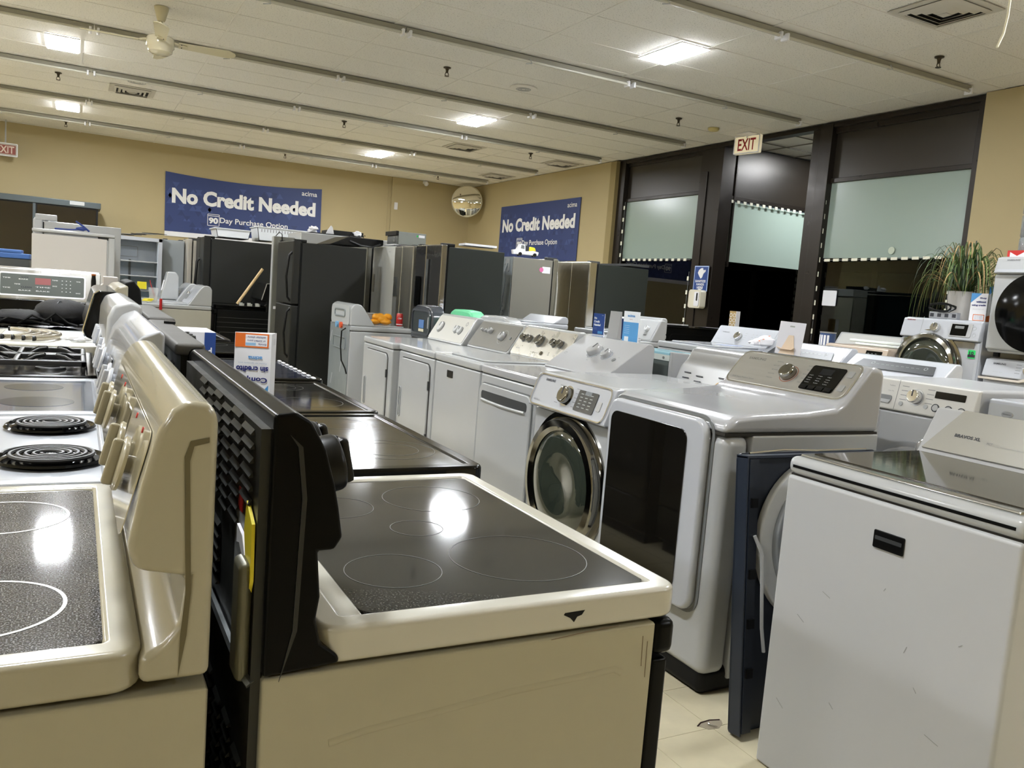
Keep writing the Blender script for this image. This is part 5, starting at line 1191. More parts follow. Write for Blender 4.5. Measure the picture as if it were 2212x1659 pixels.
# spider plant
t = thing('potted_plant', 'spider plant with long arching leaves in a white pot on the plant washer', 'plant', (5.96, 4.02, 1.442))
MB().lathe(Matrix(), [(.082, 0), (.105, .21), (.11, .215), (.10, .215), (.095, .18)], 36).obj('pot', mat('pot_white', (214, 210, 204), .4, var=.05, vs=8), t)
MB().lathe(Matrix.Translation((0, 0, .19)), [(.095, 0), (.001, .012)], 24).obj('soil', mat('soil', (50, 40, 30), .9), t)
LG1 = mat('leaf_green', (72, 96, 44), .5); LG2 = mat('leaf_pale', (128, 146, 84), .5); LG3 = mat('leaf_dark', (36, 54, 26), .5); LG4 = mat('leaf_dry', (178, 148, 100), .6)
rnd = random.Random(3)
for i in range(298):
    a = rnd.uniform(0, 2 * PI); out = rnd.uniform(.08, .36) if rnd.random() < .8 else rnd.uniform(.34, .50)
    ca, sa = math.cos(a), math.sin(a); pts = []; n = 10
    side = abs(sa)                      # leaves towards the viewer hang less, so that the pot shows
    if ca < -.3: out *= .75
    if ca > .5: out *= .7
    end = rnd.uniform(-.30, .10) if ca > -.55 else rnd.uniform(-.08, .14)
    if side > .75 and sa > 0 and rnd.random() < .6: end = rnd.uniform(-.40, -.1)
    z0 = .20; pk_ = rnd.uniform(.12, .42) * (1.15 - out)
    for k in range(n):
        q = k / (n - 1); r_ = .012 + out * (math.sin(q * PI * .5) ** .8)
        z = z0 + pk_ * math.sin(min(1, q * 1.9) * PI * .5) + (end - pk_ + .05) * max(0, (q - .35) / .65) ** 1.7
        pts.append(Vector((r_ * ca + .012 * math.sin(i + q * 3), r_ * sa + .012 * math.cos(i * 2 + q * 3), max(z, .0 if r_ < .12 else -.02 if r_ < .28 else -.5))))
    wv = Vector((-sa, ca, 0)); vs = []; wd = rnd.uniform(.0035, .006)
    for k, p in enumerate(pts):
        ww = wd * (1 - (k / (n - 1)) ** 2.5) + .0006; vs += [tuple(p - wv * ww), tuple(p + Vector((0, 0, -ww * .5))), tuple(p + wv * ww)]
    fs = []
    for k in range(n - 1): fs += [(3 * k, 3 * k + 1, 3 * k + 4, 3 * k + 3), (3 * k + 1, 3 * k + 2, 3 * k + 5, 3 * k + 4)]
    me = bpy.data.meshes.new('leaf'); me.from_pydata(vs, [], fs); me.materials.append(rnd.choice((LG1, LG1, LG1, LG2, LG3, LG3, LG4)))
    o = bpy.data.objects.new('leaf', me); COL.objects.link(o); o.parent = t
# power strip with coiled cord, signs by the plant
t = thing('power_strip', 'grey metal power strip under a coiled black cord in front of the plant pot', 'power strip', (5.80, 4.05, 1.442), 0)
MB().box(-.02, .02, -.13, .10, 0, .05).obj('strip_body', mat('strip_grey', (150, 152, 156), .4), t, bev=.003)
for k in range(4): MB().box(-.0215, -.019, -.12 + k * .06, -.09 + k * .06, .012, .038).obj('socket', INK, t)
cp_ = []
for k in range(60):
    a = k * .42; cp_.append((-.0 + .03 * math.sin(a * .5), .02 + .10 * math.cos(a), .085 + .03 * math.sin(a) + .006 * math.sin(k)))
MB().tube(cp_, .006, 6).obj('coiled_cord', BLACK, t)
def shop_sign(label, x, y, w_, h_, big):
    t = thing('plant_side_sign', label, 'sign', (x, y, 1.442), 180)
    MB().box(-.003, .003, -w_ / 2, w_ / 2, 0, h_).obj('card_sheet', PAPER, t); F = frame((.0032, 0, h_ / 2), (1, 0, 0))
    MB().prism([(-w_ / 2, h_ / 2), (-w_ / 2 + .08, h_ / 2), (-w_ / 2, h_ / 2 - .07)], 'Z', 0, .0008, F).obj('blue_corner', LBLUE, t)
    if big:
        txt('Shop without credit', F, .01, .06, w_ * .8, .018, INKB, t, bold=.04); txt('credit decisions in minutes', F, .0, .03, w_ * .6, .008, INKG, t)
        MB().prism([(-w_ / 2, -h_ / 2), (w_ / 2 - .04, -h_ / 2), (w_ / 2 - .04, -h_ / 2 + .02), (-w_ / 2 + .06, -h_ / 2 + .06), (-w_ / 2, -h_ / 2 + .04)], 'Z', 0, .0008, F).obj('orange_corner', ORANGE, t)
        MB().plate(F, .05, .02, .001, .002, cx=-.03, cy=-.06).obj('blue_block', LBLUE, t)
    else:
        for i, (s_, w2) in enumerate((('Shop', .05), ('without', .075), ('using credit', .105))): txt(s_, F, w_ / 2 - .008 - w2 / 2, .065 - i * .026, w2, .016, INKB, t, bold=.04)
        txt('applying may impact credit', F, 0, -.015, w_ * .7, .005, INKG, t)
        MB().hollow(F, .085, .045, .003, .004, .0008, cx=.01, cy=-.075).obj('orange_frame', ORANGE, t)
        for i in range(3): txt('text to apply', F, .01, -.065 - i * .010, .06, .006, INKB, t)
    return t
shop_sign('smaller shop without credit card standing between the plant pot and the stacked machines', 5.79, 3.77, .125, .20, False)
shop_sign('larger shop without credit poster behind the small card beside the plant pot', 6.12, 3.79, .26, .27, True)

# ---- machines before the right window
t, F = front_loader('champagne beige front loader with white tubes piled on it, left of the plant washer', 5.97, 4.66, 180, w=.62, d=.70, h=1.175, ph=.14, rc=.6, rr_=.24, body=mat('champagne', (196, 180, 164), .3, .3), panel=mat('champagne', (196, 180, 164), .3), drawer=False, knob=False, disp=False, nogroup=True)
knobs(t, F, [(.0, .0, .036, .03)], CHROME, base=LGREY); MB().plate(F, .15, .085, .003, .004, cx=.19).obj('display', BLACKG, t)
for i in range(3):
    for j in range(3): MB().plate(F, .016, .003, .0006, .0005, cx=.14 + i * .035, cy=.02 - j * .02, z=.003).obj('key_mark', INKP, t)
txt('SAMSUNG', F, -.25, .045, .06, .009, INKG, t, bold=.03)
for k in range(5):
    o = MB().box(-.02, .02, -.30, .24, 0, .022).obj('white_rail', mat('rail_white', (226, 234, 230), .35), bev=.006); o.location = (5.85 + (k % 3) * .05, 4.60 + .02 * k, 1.178 + .024 * (k // 3)); 
    tag(o, 'white plastic rail in the bundle on the champagne front loader, ' + ('front bottom', 'middle bottom', 'rear bottom', 'front top', 'middle top')[k], 'rail', 'bundle of white plastic rails')
t, K, H = washer('grey-white top loader with wide blank console behind the blue paint tin', 6.85, 5.76, 180, w=.80, d=.80, h=1.07, ct=1.25, cs='slope', run=.12, body=GREYW, topm=GREYW, cb=GREYW, panel=mat('pale_grey_panel', (196, 196, 192), .3), kn=())
t = thing('paint_tin', 'blue and white printed tin on the pale grey top loader by the window', 'tin', (6.60, 5.81, 1.084))
MB().lathe(Matrix(), [(.075, 0), (.075, .15)], 32).obj('tin_body', mat('tin_blue', (60, 84, 130), .4), t); MB().lathe(Matrix.Translation((0, 0, .15)), [(.078, 0), (.078, .012), (.06, .012)], 32).obj('tin_lid', SILVER, t)
for k in range(5): MB().box(-.002, .002, -.010, .010, .02, .13, Matrix.Rotation(PI + (-.9 + .42 * k), 4, 'Z') @ Matrix.Translation((.0745, 0, 0))).obj('white_print', INKW, t)
t = thing('black_dryer', 'black dryer with embossed door standing before the left window', 'dryer', (6.75, 8.35, 0), -90)
MB().box(-.35, .35, -.55, .42, .03, 1.13).obj('cabinet', BLACK, t, bev=.01); MB().box(-.36, .37, -.58, .45, 1.13, 1.155).obj('top_panel', mat('black_top_gloss', (24, 24, 24), .08, coat=1), t, bev=.004)
MB().hollow(frame((.351, 0, .9), (1, 0, 0)), .74, .3, .05, .01, .006).obj('door_emboss', BLACK, t, bev=.002)
tag(MB().box(6.4, 6.9, 8.3, 8.34, 1.157, 1.162).obj('thin_flyer', PAPER), 'thin white flyer lying on the black dryer', 'flyer')
t = thing('gold_box', 'narrow gold and white patterned upright box near the vestibule window', 'box', (7.03, 7.62, -.02), 180)
MB().box(-.03, .03, -.055, .055, 1.12, 1.40).obj('box_body', mat('gold_card', (178, 152, 100), .5), t); MB().box(-.03, .03, .055, .06, 1.12, 1.40).obj('box_edge', PAPER, t)
Fg = frame((.0305, 0, 1.26), (1, 0, 0))
for s in (-1, 1):
    for v in (-.09, -.03, .03, .09): MB().ring(Fg, .018, .024, .0006, s * .03, v, n=18).obj('scroll', INKW, t)
MB().box(-.12, .12, -.08, .08, 0.02, 1.118).obj('dark_stand', BLACK, t)

# ================================================================== REFRIGERATORS
DB = mat('door_black_gloss', (22, 23, 21), .38, spec=.4)
fridge('big black top-freezer refrigerator filling the middle of the view', 2.36, 9.08, 180, .75, .78, 1.755, BSIDE, DB, 'top', 'bar', hm=BLACK, front=.08, cap=BLACK)
fridge('black refrigerator left of the grey door slab, behind the black range', 1.95, 12.15, 180, .8, .94, 1.82, BSIDE, DB, 'french', 'bar', hm=BLACK, front=.09, cap=BLACK)
t = thing('upright_slab', 'slim grey refrigerator door standing upright with a black power cord hanging down it', 'refrigerator part', (2.06, 9.62, 0))
MB().box(-.115, .12, -.05, .05, .0, 1.815).obj('door_slab', mat('side_warm_grey', (118, 118, 110), .4, .2), t, bev=.008)
MB().box(-.119, -.115, -.045, .045, .0, 1.81).obj('door_edge', GREYW, t)
MB().tube([(-.09, -.02, 1.82), (-.06, -.055, 1.865), (-.03, -.06, 1.84), (-.02, -.058, 1.7), (-.03, -.058, 1.4), (-.035, -.058, 1.33)], .005, 6).blob((-.04, -.06, 1.31), .016, .012, .025, 10, 6).obj('power_cord', BLACK, t)
MB().box(-.09, -.05, -.066, -.05, 1.0, 1.03).obj('white_clip', PAPER, t)
# right block of fridges, fronts to -X
fridge('stainless refrigerator door edge just right of the big black refrigerator', 3.36, 9.78, 180, .68, .74, 1.80, GSIDE, STEEL, 'single', None)
t = fridge('plain white refrigerator with recessed grip, between stainless ones', 3.38, 8.90, 180, .76, .74, 1.79, WHITE, mat('white_satin_door', (214, 216, 212), .25, coat=.4), 'single', None)
MB().plate(frame((.371, 0, 1.38), (1, 0, 0)), .07, .2, .004, .01, cx=-.31).obj('grip', STEEL, t); txt('SAMSUNG', frame((.371, 0, 1.73), (1, 0, 0)), .2, 0, .07, .01, INKG, t)
t = fridge('stainless refrigerator with pocket handle on its left edge, beside the white one', 3.37, 8.24, 180, .55, .74, 1.785, GSIDE, STEEL, 'side', None)
MB().plate(frame((.371, 0, 1.36), (1, 0, 0)), .11, .2, .005, .01, cx=-.19).obj('grip', GALV, t); MB().plate(frame((.371, 0, 1.08), (1, 0, 0)), .11, .34, .004, .005, cx=-.19).obj('grip_recess', MGREY, t)
t = fridge('film wrapped stainless refrigerator with a dark charcoal side', 3.35, 7.60, 180, .68, .66, 1.79, DSIDE, mat('film_wrapped_steel', (150, 150, 150), .08, .9, bump=.8, bs=9), 'side', None, cap=BLACK)
MB().plate(frame((.341, 0, 1.33), (1, 0, 0)), .13, .30, .005, .01, cx=-.20).obj('dispenser', BLACKG, t)
MB().plate(frame((.341, 0, 1.5), (1, 0, 0)), .06, .5, .004, .01, cx=.02, cy=-.1).obj('door_grip', GALV, t)
# silver one with its coil back to the left
t = fridge('silver refrigerator turned to show its ribbed blue-grey back panel', 4.36, 8.20, 0, .72, .56, 1.79, mat('silver_side', (142, 140, 132), .35, .3), STEEL, 'side', None, group='refrigerators on the sales floor')
m = MB().box(-.284, -.28, -.35, .35, .05, 1.77).obj('back_sheet', GALVB, t)
for k in range(34): MB().box(-.291, -.284, -.20, .33, .08 + k * .05, .10 + k * .05).obj('back_rib', GALVB, t, bev=.003, seg=1)
MB().tube([(-.295, -.27, 1.7), (-.31, -.25, 1.62), (-.31, -.24, 1.4), (-.31, -.20, 1.2), (-.31, -.08, 1.05), (-.31, -.05, .9), (-.30, -.05, .7)], .01, 6).obj('water_line', GALVB, t)
MB().plate(frame((-.284, -.26, 1.68), (-1, 0, 0)), .08, .14, .01, .02).obj('connector_pocket', LGREY, t)
FS = frame((.07, -.361, 1.66), (0, -1, 0))
MB().plate(FS, .10, .07, .001, .004, cx=.06).obj('side_sticker', PAPER, t); MB().cyl(FS, .025, .0012, 20, .0).obj('pink_spot', mat('pink', (214, 110, 160), .5), t)
MB().tube([(.26, -.37, .95), (.27, -.385, 1.2), (.275, -.38, 1.5), (.265, -.37, 1.66)], [.02, .012, .008, .004], 6).obj('plastic_wrap', film_mat('wrap_film', (225, 225, 220), .35), t)
t = fridge('stainless double door refrigerator with charcoal side, last before the window', 5.25, 7.92, 180, .74, .78, 1.785, DSIDE, mat('curved_steel', (190, 188, 180), .22, 1.0, rvar=.05, vs=20), 'french', None, front=.10)
MB().box(-.40, -.15, -.36, .36, 1.785, 1.81).obj('top_cover', DGREY, t)
# left block
t = fridge('tall white refrigerator at the left with door ajar hinge cover, behind the shorter one', .0, 10.55, 180, .74, .84, 1.78, WHITE, WHITE2, 'top', None, cap=WHITE, front=.09)
MB().box(.20, .40, .10, .38, 1.77, 1.83).obj('hinge_cover', WHITE, t, bev=.006)
t = fridge('shorter plain white refrigerator with grey gasket on its right, at the left', -.03, 9.6, 0, .72, .72, 1.62, mat('flat_pale_grey', (196, 192, 188), .4), WHITE, 'single', None, seam=LGREY, front=.06)
MB().box(-.36, .36, -.37, .37, 1.62, 1.65).obj('top_trim', WHITE, t, bev=.008)
o = MB().tube([(-.2, 0, .01), (-.08, -.01, .012), (0, 0, .02), (.05, .01, .015)], .008, 6).tube([(-.02, 0, .10), (.04, .0, .06), (.10, 0, .01)], .01, 6).blob((.03, 0, .03), .05, .02, .02, 10, 6).obj('blue_cable', mat('cable_blue', (40, 60, 130), .4))
tag(o, 'blue cable bundle lying on the shorter white refrigerator', 'cable'); o.location = (-.0, 9.27, 1.652)
# open refrigerator with shelves
t = thing('open_refrigerator', 'doorless refrigerator with empty wire-fronted shelves, left of the wide banner', 'refrigerator', (.66, 12.95, 0), -90)
W_ = .78; LN = mat('liner_blue_grey', (206, 214, 224), .35)
MB().box(-.36, .30, -W_ / 2, -W_ / 2 + .05, .02, 1.76).box(-.36, .30, W_ / 2 - .05, W_ / 2, .02, 1.76).box(-.36, .30, -W_ / 2, W_ / 2, 1.71, 1.76).box(-.36, -.32, -W_ / 2, W_ / 2, .02, 1.76).box(-.36, .3, -W_ / 2, W_ / 2, .02, .7).obj('cabinet', WHITE2, t, bev=.004, seg=1)
MB().box(-.119, -.11, -W_ / 2 + .051, W_ / 2 - .051, .7, 1.709).obj('back_liner', LN, t)
MB().box(-.30, .28, W_ / 2 - .058, W_ / 2 - .051, .7, 1.709).box(-.30, .28, -W_ / 2 + .051, -W_ / 2 + .058, .7, 1.709).obj('side_liner', LN, t)
MB().hollow(frame((-.108, -.08, 1.56), (1, 0, 0)), .36, .15, .02, .006, .01).obj('vent_cover', GREYW, t)
for z in (.83, 1.02, 1.22, 1.42):
    s_ = MB().box(-.10, .25, -W_ / 2 + .06, W_ / 2 - .06, z, z + .006).obj('shelf', glass_mat('shelf_glass', (214, 226, 228), .02, .2), t)
    MB().tube([(.26, -W_ / 2 + .055, z + .004), (.26, W_ / 2 - .055, z + .004)], .010, 8).obj('shelf_bar', WHITE, s_)
MB().box(-.104, -.098, -.015, .015, .75, 1.45).obj('shelf_track', MGREY, t)
MB().box(-.09, .24, -.33, .33, .71, .80).obj('crisper', GREYW, t, bev=.01)
for k in range(6):
    o = MB().prism([(-.12, -.08), (.13, -.10), (.16, .08), (-.1, .1)], 'Z', 0, .006).obj('loose_sheet', mat('sheet_dark', (60, 58, 54), .6) if k % 2 else mat('sheet_grey', (150, 150, 146), .6))
    o.location = (.42 + .11 * k, 12.80, 1.763 + .013 * k); o.rotation_euler = (0, 0, .5 * k); tag(o, 'loose %s sheet lying on the doorless refrigerator, number %s from its left side' % (('grey', 'dark')[k % 2], ('one', 'two', 'three', 'four', 'five', 'six')[k]), 'sheet', 'loose sheets on the doorless refrigerator')
t = fridge('smooth pale grey freezer between the doorless and beige refrigerators', 1.215, 13.25, -90, .31, .60, 1.77, mat('pale_grey_side', (168, 172, 172), .35), mat('pale_grey_door', (160, 166, 168), .3), 'single', None)
t = fridge('beige grey refrigerator partly behind the black one left of the banner', 1.56, 12.0, 180, .70, .24, 1.80, mat('beige_side', (176, 170, 156), .4), mat('beige_door', (178, 172, 160), .35), 'single', None)
t.location = (1.50, 12.98, 0)

# ---- on top of the refrigerators
PW = mat('basket_white', (228, 232, 236), .4)
def bin_(label, x, y, z, w_, d_, h_, rot=0, slots=0, name='storage_bin'):
    t = thing(name, label, 'bin', (x, y, z), rot)
    m = MB(); T = .008
    m.prism([(-w_ / 2 + .03, 0), (-w_ / 2, h_), (-w_ / 2 + T, h_), (-w_ / 2 + .03 + T, 0)], 'Y', -d_ / 2, d_ / 2).prism([(w_ / 2 - .03, 0), (w_ / 2, h_), (w_ / 2 - T, h_), (w_ / 2 - .03 - T, 0)], 'Y', -d_ / 2, d_ / 2)
    m.prism([(-w_ / 2 + .03, 0), (w_ / 2 - .03, 0), (w_ / 2, h_), (-w_ / 2, h_)], 'Y', -d_ / 2, -d_ / 2 + T).prism([(-w_ / 2 + .03, 0), (w_ / 2 - .03, 0), (w_ / 2, h_), (-w_ / 2, h_)], 'Y', d_ / 2 - T, d_ / 2)
    m.box(-w_ / 2 + .03, w_ / 2 - .03, -d_ / 2, d_ / 2, 0, T); m.obj('bin_body', PW, t)
    MB().hollow(Matrix(), w_ + .03, d_ + .03, .02, .02, .012, z=h_ - .01).obj('bin_rim', PW, t)
    if slots:
        for k in range(slots): MB().box(-w_ / 2 + .06 + k * (w_ - .12) / slots, -w_ / 2 + .068 + k * (w_ - .12) / slots, -d_ / 2 - .0015, -d_ / 2 + .001, h_ - .07, h_ - .03).obj('slot', INKG, t)
    return t
bin_('white lidded drawer tray on the left black refrigerator', 1.85, 12.0, 1.832, .46, .5, .12)
bin_('white slotted basket above the grey door slab', 2.55, 12.1, 1.84, .75, .5, .19, slots=16, name='slotted_basket')
t = thing('chest_unit', 'white appliance body lying across the tops behind the big black refrigerator', 'appliance', (3.0, 10.6, 0))
MB().box(-.55, .60, -.35, .35, .0, 1.80).obj('cabinet', WARM, t, bev=.006); MB().box(-.60, .62, -.36, .36, 1.80, 1.93).obj('top_body', WHITE, t, bev=.01)
t = thing('range_hood', 'black range hood parts lying on top of the big black refrigerator', 'range hood', (2.72, 9.10, 1.757), 6)
MB().prism([(-.36, 0.0), (-.14, .10), (.26, .10), (.26, .04), (.2, .02), (.0, .0)], 'Y', -.22, .22).obj('hood_shell', BLACK, t, bev=.008)
MB().tube([(-.14, -.225, .055), (-.02, -.24, .015), (.12, -.24, .01), (.22, -.225, .05)], .01, 8).obj('curved_bar', DGREY, t)
for k in (-.05, .12): MB().tube([(k, 0, .10), (k - .01, 0, .13), (k + .005, 0, .14), (k + .015, 0, .135)], .004, 6).obj('hook', BLACK, t)
t = thing('oven_tray', 'flat black tray with crumpled white wrap behind the range hood', 'tray', (2.98, 10.55, 1.932))
MB().box(-.45, .2, -.2, .2, 0, .015).box(-.2, .25, -.15, .2, .015, .07).obj('tray_body', BLACK, t, bev=.004)
m = MB(); m.blob((-.38, -.1, .05), .06, .04, .04, 10, 7, .8, 2).obj('crumpled_wrap', PAPER, t, flat=True); MB().blob((.16, -.17, .05), .05, .03, .03, 10, 7, .8, 3).obj('crumpled_wrap', PAPER, t, flat=True); MB().prism([(-.24, .015), (-.14, .015), (-.16, .10), (-.18, .12), (-.22, .06)], 'Y', -.18, -.16).obj('wrap_corner', PAPER, t)
# microwave
t = thing('microwave', 'grey built-in microwave seen from its rear on top of the stainless refrigerators', 'microwave', (3.22, 8.75, 1.803), 0); t.scale = (.85, .85, .92)
MB().box(-.24, .17, -.2, .2, .0, .012).obj('white_board', PAPER, t)
MB().box(-.20, .17, -.22, .2, .012, .16).obj('case', mat('zinc_grey', (132, 136, 132), .4, .5), t, bev=.003); MB().box(-.235, -.2, -.22, .2, .115, .165).obj('top_lip', BLACK, t, bev=.003)
MB().box(-.212, -.2, -.2, .18, .02, .11).obj('rear_plate', GALV, t); MB().ring(frame((-.213, -.1, .07), (-1, 0, 0)), .022, .028, .006, 0, 0).obj('coiled_lead', LGREY, t)
MB().plate(frame((.08, -.221, .125), (0, -1, 0)), .08, .03, .001, .003, cx=.03).obj('paper_tag', PAPER, t); MB().plate(frame((.08, -.221, .125), (0, -1, 0)), .02, .02, .0012, .003, cx=-.03).obj('green_spot', GREEN, t)
o = MB().prism([(-.18, -.1), (.15, -.12), (.2, .1), (-.15, .12)], 'Z', 0, .02).obj('folded_manual', PAPER); tag(o, 'white folded manual on the film wrapped refrigerator', 'booklet'); o.location = (3.45, 7.4, 1.805)
# toy truck
t = thing('toy_truck', 'white toy tow truck with yellow load on the silver refrigerator', 'toy', (4.30, 7.98, 1.793), -12); t.scale = (.75, .75, .75)
MB().prism([(-.20, .02), (.17, .02), (.18, .07), (.10, .085), (-.02, .07), (-.03, .16), (-.10, .17), (-.15, .09), (-.21, .08)], 'Y', -.05, .05).obj('truck_body', PAPER, t, bev=.006)
MB().prism([(.0, .075), (.14, .085), (.12, .13), (.05, .14), (.0, .12)], 'Y', -.04, .04).obj('yellow_load', YELLOW, t, bev=.008); MB().box(-.02, .03, -.045, .045, .07, .15).obj('boom', INK, t)
MB().prism([(-.095, .105), (-.04, .1), (-.045, .15), (-.09, .155)], 'Y', -.052, -.05).obj('cab_window', MGREY, t)
for x_ in (-.10, .12):
    for s in (-1, 1): MB().cyl(frame((x_, s * .04, .026), (0, s, 0)), .026, .02, 18).obj('wheel', BLACK, t)

# ---- laundry machines and black range at the far left
for i, (yy, lb) in enumerate(((11.05, 'white washer with red marker and grey knobs, nearest of the far left group'), (11.95, 'white washer with small grey console, middle of the far left group'), (12.0, ''))):
    if i == 2: continue
    t, K, H = washer(lb, 1.07 - .05 * i, yy, 180, w=.78, d=.78, h=.94, ct=1.19, cs='round', run=.18, body=WARM, topm=WHITE, cb=WHITE, panel=WHITE2, kn=[(-.25, .02, .02, .03), (-.18, .02, .02, .03)], knm=CHROME)
    MB().plate(K, .22, .12, .002, .01, cx=-.25).obj('grey_inset', MGREY, t)
MB().cyl(Matrix.Translation((.885, 10.646, .87)), .016, .13, 12).box(.875, .895, 10.655, 10.662, .95, .98).obj('x', RED)
o = bpy.data.objects['x']; o.name = 'red_marker'; tag(o, 'red marker tube hung on the side of the far left washer', 'marker')
t = thing('console_panel', 'upright white appliance console with a paper label standing on the middle far left washer', 'console', (1.06, 11.75, .960), 0)
MB().prism([(-.10, 0), (.12, 0), (.12, .30), (.08, .36), (-.02, .36)], 'Y', -.10, .16).obj('console_shell', WHITE, t, bev=.02, seg=3)
MB().plate(frame((-.062, .03, .18), (-.97, 0, .2), (.2, 0, .97)), .13, .14, .004, .01).obj('paper_label', PAPER, t)
t = thing('drink_cup', 'clear plastic cup with red straw on the far left washer', 'cup', (.82, 10.9, .955)); t.scale = (1.2, 1.2, 1.25)
MB().lathe(Matrix(), [(.035, 0), (.048, .13)], 24, cap=False).obj('cup_body', film_mat('cup_plastic', (225, 228, 228), .35), t); MB().lathe(Matrix(), [(.034, .002), (.038, .04)], 20).obj('drink', mat('pale_drink', (200, 190, 160), .1), t)
MB().tube([(.02, 0, .02), (-.03, 0, .17), (-.035, 0, .20)], .004, 6).obj('straw', RED, t)
m = MB()
for k in range(3): m.tube([(math.cos(a) * .05 + k * .01, math.sin(a) * .03, .012 + k * .01) for a in [j * .5 for j in range(13)]], .007, 6)
o = m.obj('yellow_straps', YELLOW); tag(o, 'loose coil of yellow straps beside the plastic cup', 'strap'); o.location = (.74, 10.75, .952)
tag(MB().plate(frame((.80, 12.643, 1.10), (0, -1, 0)), .12, .1, .006, .002).obj('yellow_note', YELLOW), 'square yellow note stuck below the doorless refrigerator shelves', 'note')
t = range_('black range with chrome-faced backguard and wooden dowel on it, left of the grey door slab', 2.26, 11.32, 180, .76, .74, BLACK, BLACKG, GL_DARK, [(0, .88), (.10, .88), (.10, .96), (.13, .98), (.10, 1.0), (.10, 1.03), (.16, 1.05), (.10, 1.26), (.0, 1.27)], BLACK, top=.96, group='kitchen ranges in the two rows')
MB().prism([(.163, 1.05), (.103, 1.265), (.0, 1.275), (.0, 1.268), (.098, 1.258), (.155, 1.05)], 'Y', .375, .392).obj('chrome_edge', mat('bright_trim', (214, 210, 200), .25, .4), t)
MB().plate(frame((.13, 0, 1.16), (.96, 0, .27), (-.27, 0, .96)), .74, .2, .004, .005).obj('chrome_panel', DCHROME, t)
for z in (.80, .74, .68): MB().box(.03, .70, .381, .386, z, z + .004).obj('side_rib', mat('rib_dark', (78, 80, 78), .4), t)
for xx in (.12, .42): MB().hollow(frame((xx + .12, .381, .42), (0, 1, 0)), .24, .4, .01, .006, .004).obj('side_emboss', mat('rib_dark', (78, 80, 78), .4), t)
o = MB().tube([(0, 0, 0), (.30, 0, .47)], .018, 12).obj('wooden_dowel', mat('pine', (216, 186, 136), .55, var=.08, vs=20)); tag(o, 'pale wooden dowel leaning on the black range top', 'dowel'); o.location = (1.82, 11.05, .98)
for k in range(3):
    o = MB().box(-.02, .02, -.02, .02, 0, .04).cyl(Matrix.Translation((.03, 0, 0)), .014, .03, 12).obj('clear_cap', mat('clear_cap_plastic', (205, 205, 196), .1, coat=1)); tag(o, 'small clear plastic cap on the black range top, ' + ('left', 'middle', 'right')[k], 'cap', 'small clear plastic caps'); o.location = (1.86 + .1 * k, 11.02, .962)
# dark glass cabinet against the back wall
t = thing('glass_cabinet', 'large black glass-fronted cabinet with grey top rail against the back wall at the left', 'cabinet', (-.53, 16.4, 0))
MB().box(-1.2, .83, -.3, .6, .0, 2.27).obj('cabinet_body', BLACK, t)
MB().box(-1.22, .87, -.34, .6, 2.27, 2.37).obj('top_rail', mat('rail_grey', (76, 84, 86), .35, .4), t, bev=.008)
for (a, b) in ((-1.18, -.14), (-.08, .80)): MB().plate(frame(((a + b) / 2, -.302, 1.8), (0, -1, 0)), b - a, .9, .01, .01).obj('glass_door', mat('smoked_glass', (34, 30, 24), .05, coat=1), t)
MB().box(-.14, -.10, -.32, -.30, .9, 2.27).obj('door_stile', mat('rail_grey', (76, 84, 86), .35), t)
MB().box(-1.2, .3, -.33, -.3, 1.28, 1.32).obj('pale_sill', GREYW, t); MB().box(-1.05, -1.02, -.36, -.33, 1.9, 2.2).obj('door_handle', mat('handle_pale', (150, 146, 128), .4), t)
MB().box(.4, .62, -.35, -.345, 2.30, 2.36).obj('label_strip', LGREY, t)
t = thing('blue_crate', 'blue plastic crate lid at the left edge above the stainless range', 'crate', (-.66, 11.2, 0))
MB().box(-.35, .18, -.2, .2, 1.34, 1.40).box(-.15, .1, -.2, .2, 1.40, 1.44).obj('crate_lid', mat('crate_blue', (60, 98, 160), .4), t, bev=.01); MB().box(-.34, .18, -.2, .2, 0, 1.335).obj('crate_stack', DGREY, t)

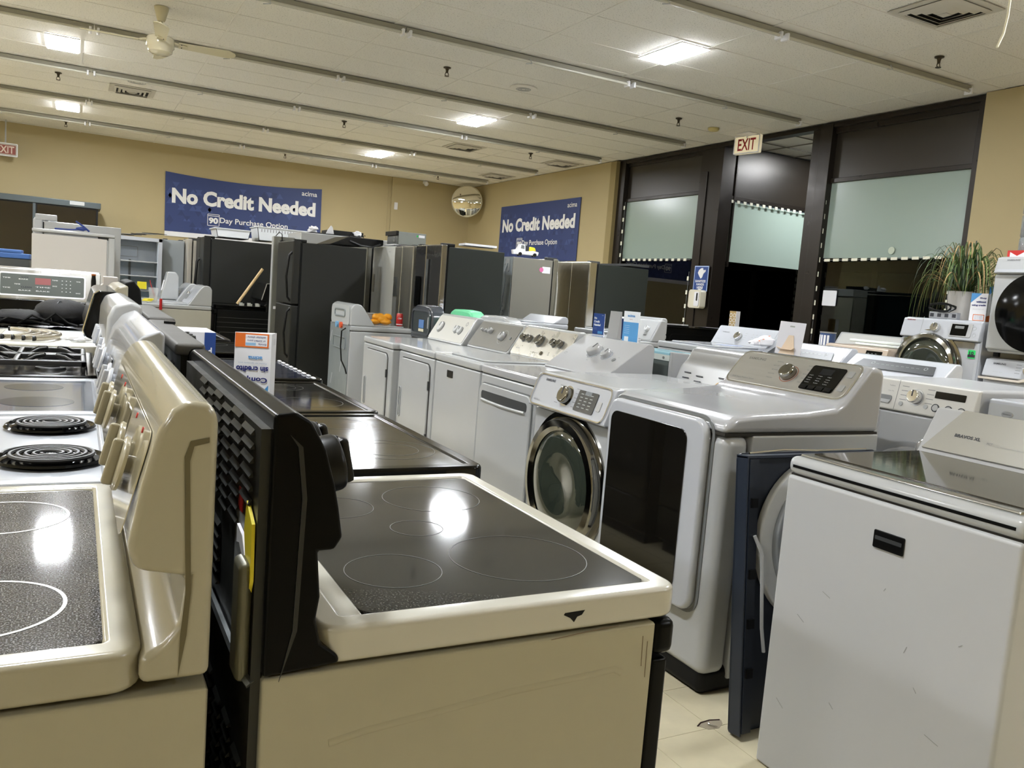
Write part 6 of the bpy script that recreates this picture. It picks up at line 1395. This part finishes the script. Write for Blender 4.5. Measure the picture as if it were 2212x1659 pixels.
# ================================================================== WALL BANNERS, MIRROR
NAVB = mat('banner_navy', (48, 64, 116), .55, bump=.3, bs=3)
def banner(label, M, w_, h_, sag, strip_, tris):
    t = thing('wall_banner', label, 'banner')
    top = [(-w_ / 2 + w_ * k / 16, h_ / 2 - sag * 4 * (k / 16) * (1 - k / 16)) for k in range(17)]
    MB().prism([(-w_ / 2, -h_ / 2), (w_ / 2, -h_ / 2)] + top[::-1], 'Z', 0, .006, M).obj('banner_sheet', NAVB, t)
    if strip_: MB().prism([(-w_ / 2, -h_ / 2), (w_ / 2, -h_ / 2), (w_ / 2, -h_ / 2 + .09), (-w_ / 2, -h_ / 2 + .09)], 'Z', .006, .008, M).obj('white_strip', PAPER, t)
    rnd = random.Random(5); m = MB(); m2 = MB()
    for k in range(tris):
        s = h_ * .085; i = rnd.randrange(int(w_ / s)); j = rnd.randrange(int(h_ * .82 / s)) ; x0 = -w_ / 2 + i * s + .02; y0 = -h_ / 2 + .1 + j * s
        if x0 + 2 * s > w_ / 2 or y0 + s > h_ / 2 - sag * 1.1: continue
        tr = [(x0, y0), (x0 + s * 1.3, y0), (x0 + s * .65, y0 + s)] if rnd.random() < .5 else [(x0, y0 + s), (x0 + s * 1.3, y0 + s), (x0 + s * .65, y0)]
        (m if rnd.random() < .5 else m2)._add([tuple(M @ Vector((a, b, .0075 + .0002 * (k % 5)))) for a, b in tr], [(0, 1, 2)])
    stuff(m.obj('triangle_print', mat('banner_tri1', (62, 80, 134), .55), t)); stuff(m2.obj('triangle_print', mat('banner_tri2', (42, 56, 104), .55), t))
    Z = dict(z=.011)
    txt('No Credit Needed', M, 0, h_ * .14, w_ * .92, h_ * .24, INKW, t, bold=.045, **Z)
    txt('acima', M, w_ * .415, h_ * .395, w_ * .105, h_ * .075, INKW, t, bold=.012, **Z)
    txt('90', M, -w_ * .205, -h_ * .20, w_ * .058, h_ * .10, INKW, t, bold=.05, **Z)
    MB().hollow(M, w_ * .075, h_ * .19, .015, .010, .002, z=.009, cx=-w_ * .205, cy=-h_ * .19).plate(M, w_ * .065, .012, .002, 0, cx=-w_ * .205, cy=-h_ * .125, z=.009).obj('calendar_icon', INKW, t)
    txt('Day Purchase Option', M, w_ * .055, -h_ * .195, w_ * .44, h_ * .115, INKW, t, bold=.014, **Z)
    return t
MBn = frame((2.93, YF - .012, 2.59), (0, -1, 0), (-.012, 0, 1))
banner('wide navy no credit needed banner on the back wall', MBn, 2.97, 1.20, .07, True, 110)
MBs = frame((XR - .012, 13.97, 2.59), (-1, 0, 0))
banner('smaller navy no credit needed banner on the right wall beside the window', MBs, 3.06, 1.10, .0, False, 110)
t = thing('convex_mirror', 'round convex security mirror in the far corner', 'mirror', (0, 0, 0))
MM = frame((7.34, 16.45, 3.27), (-.52, -.80, -.02))
MB().lathe(MM, [(.33, -.02), (.335, 0), (.33, .01), (.32, .012)], 48).obj('mirror_rim', mat('rim_pale', (190, 184, 160), .4), t)
MB().lathe(MM, [(.32, .01), (.29, .018), (.22, .030), (.14, .039), (.07, .044), (.001, .046)], 48, cap=False).obj('mirror_glass', mat('mirror', (235, 232, 220), .01, 1.0), t)
MB().tube([(7.37, 16.5, 3.28), (7.6, 16.9, 3.4), (7.70, 17.15, 3.45)], .02, 8).obj('mirror_bracket', LGREY, t)
MB().lathe(MM, [(.30, -.03), (.33, -.02)], 40).obj('mirror_back', BLACKM, t)
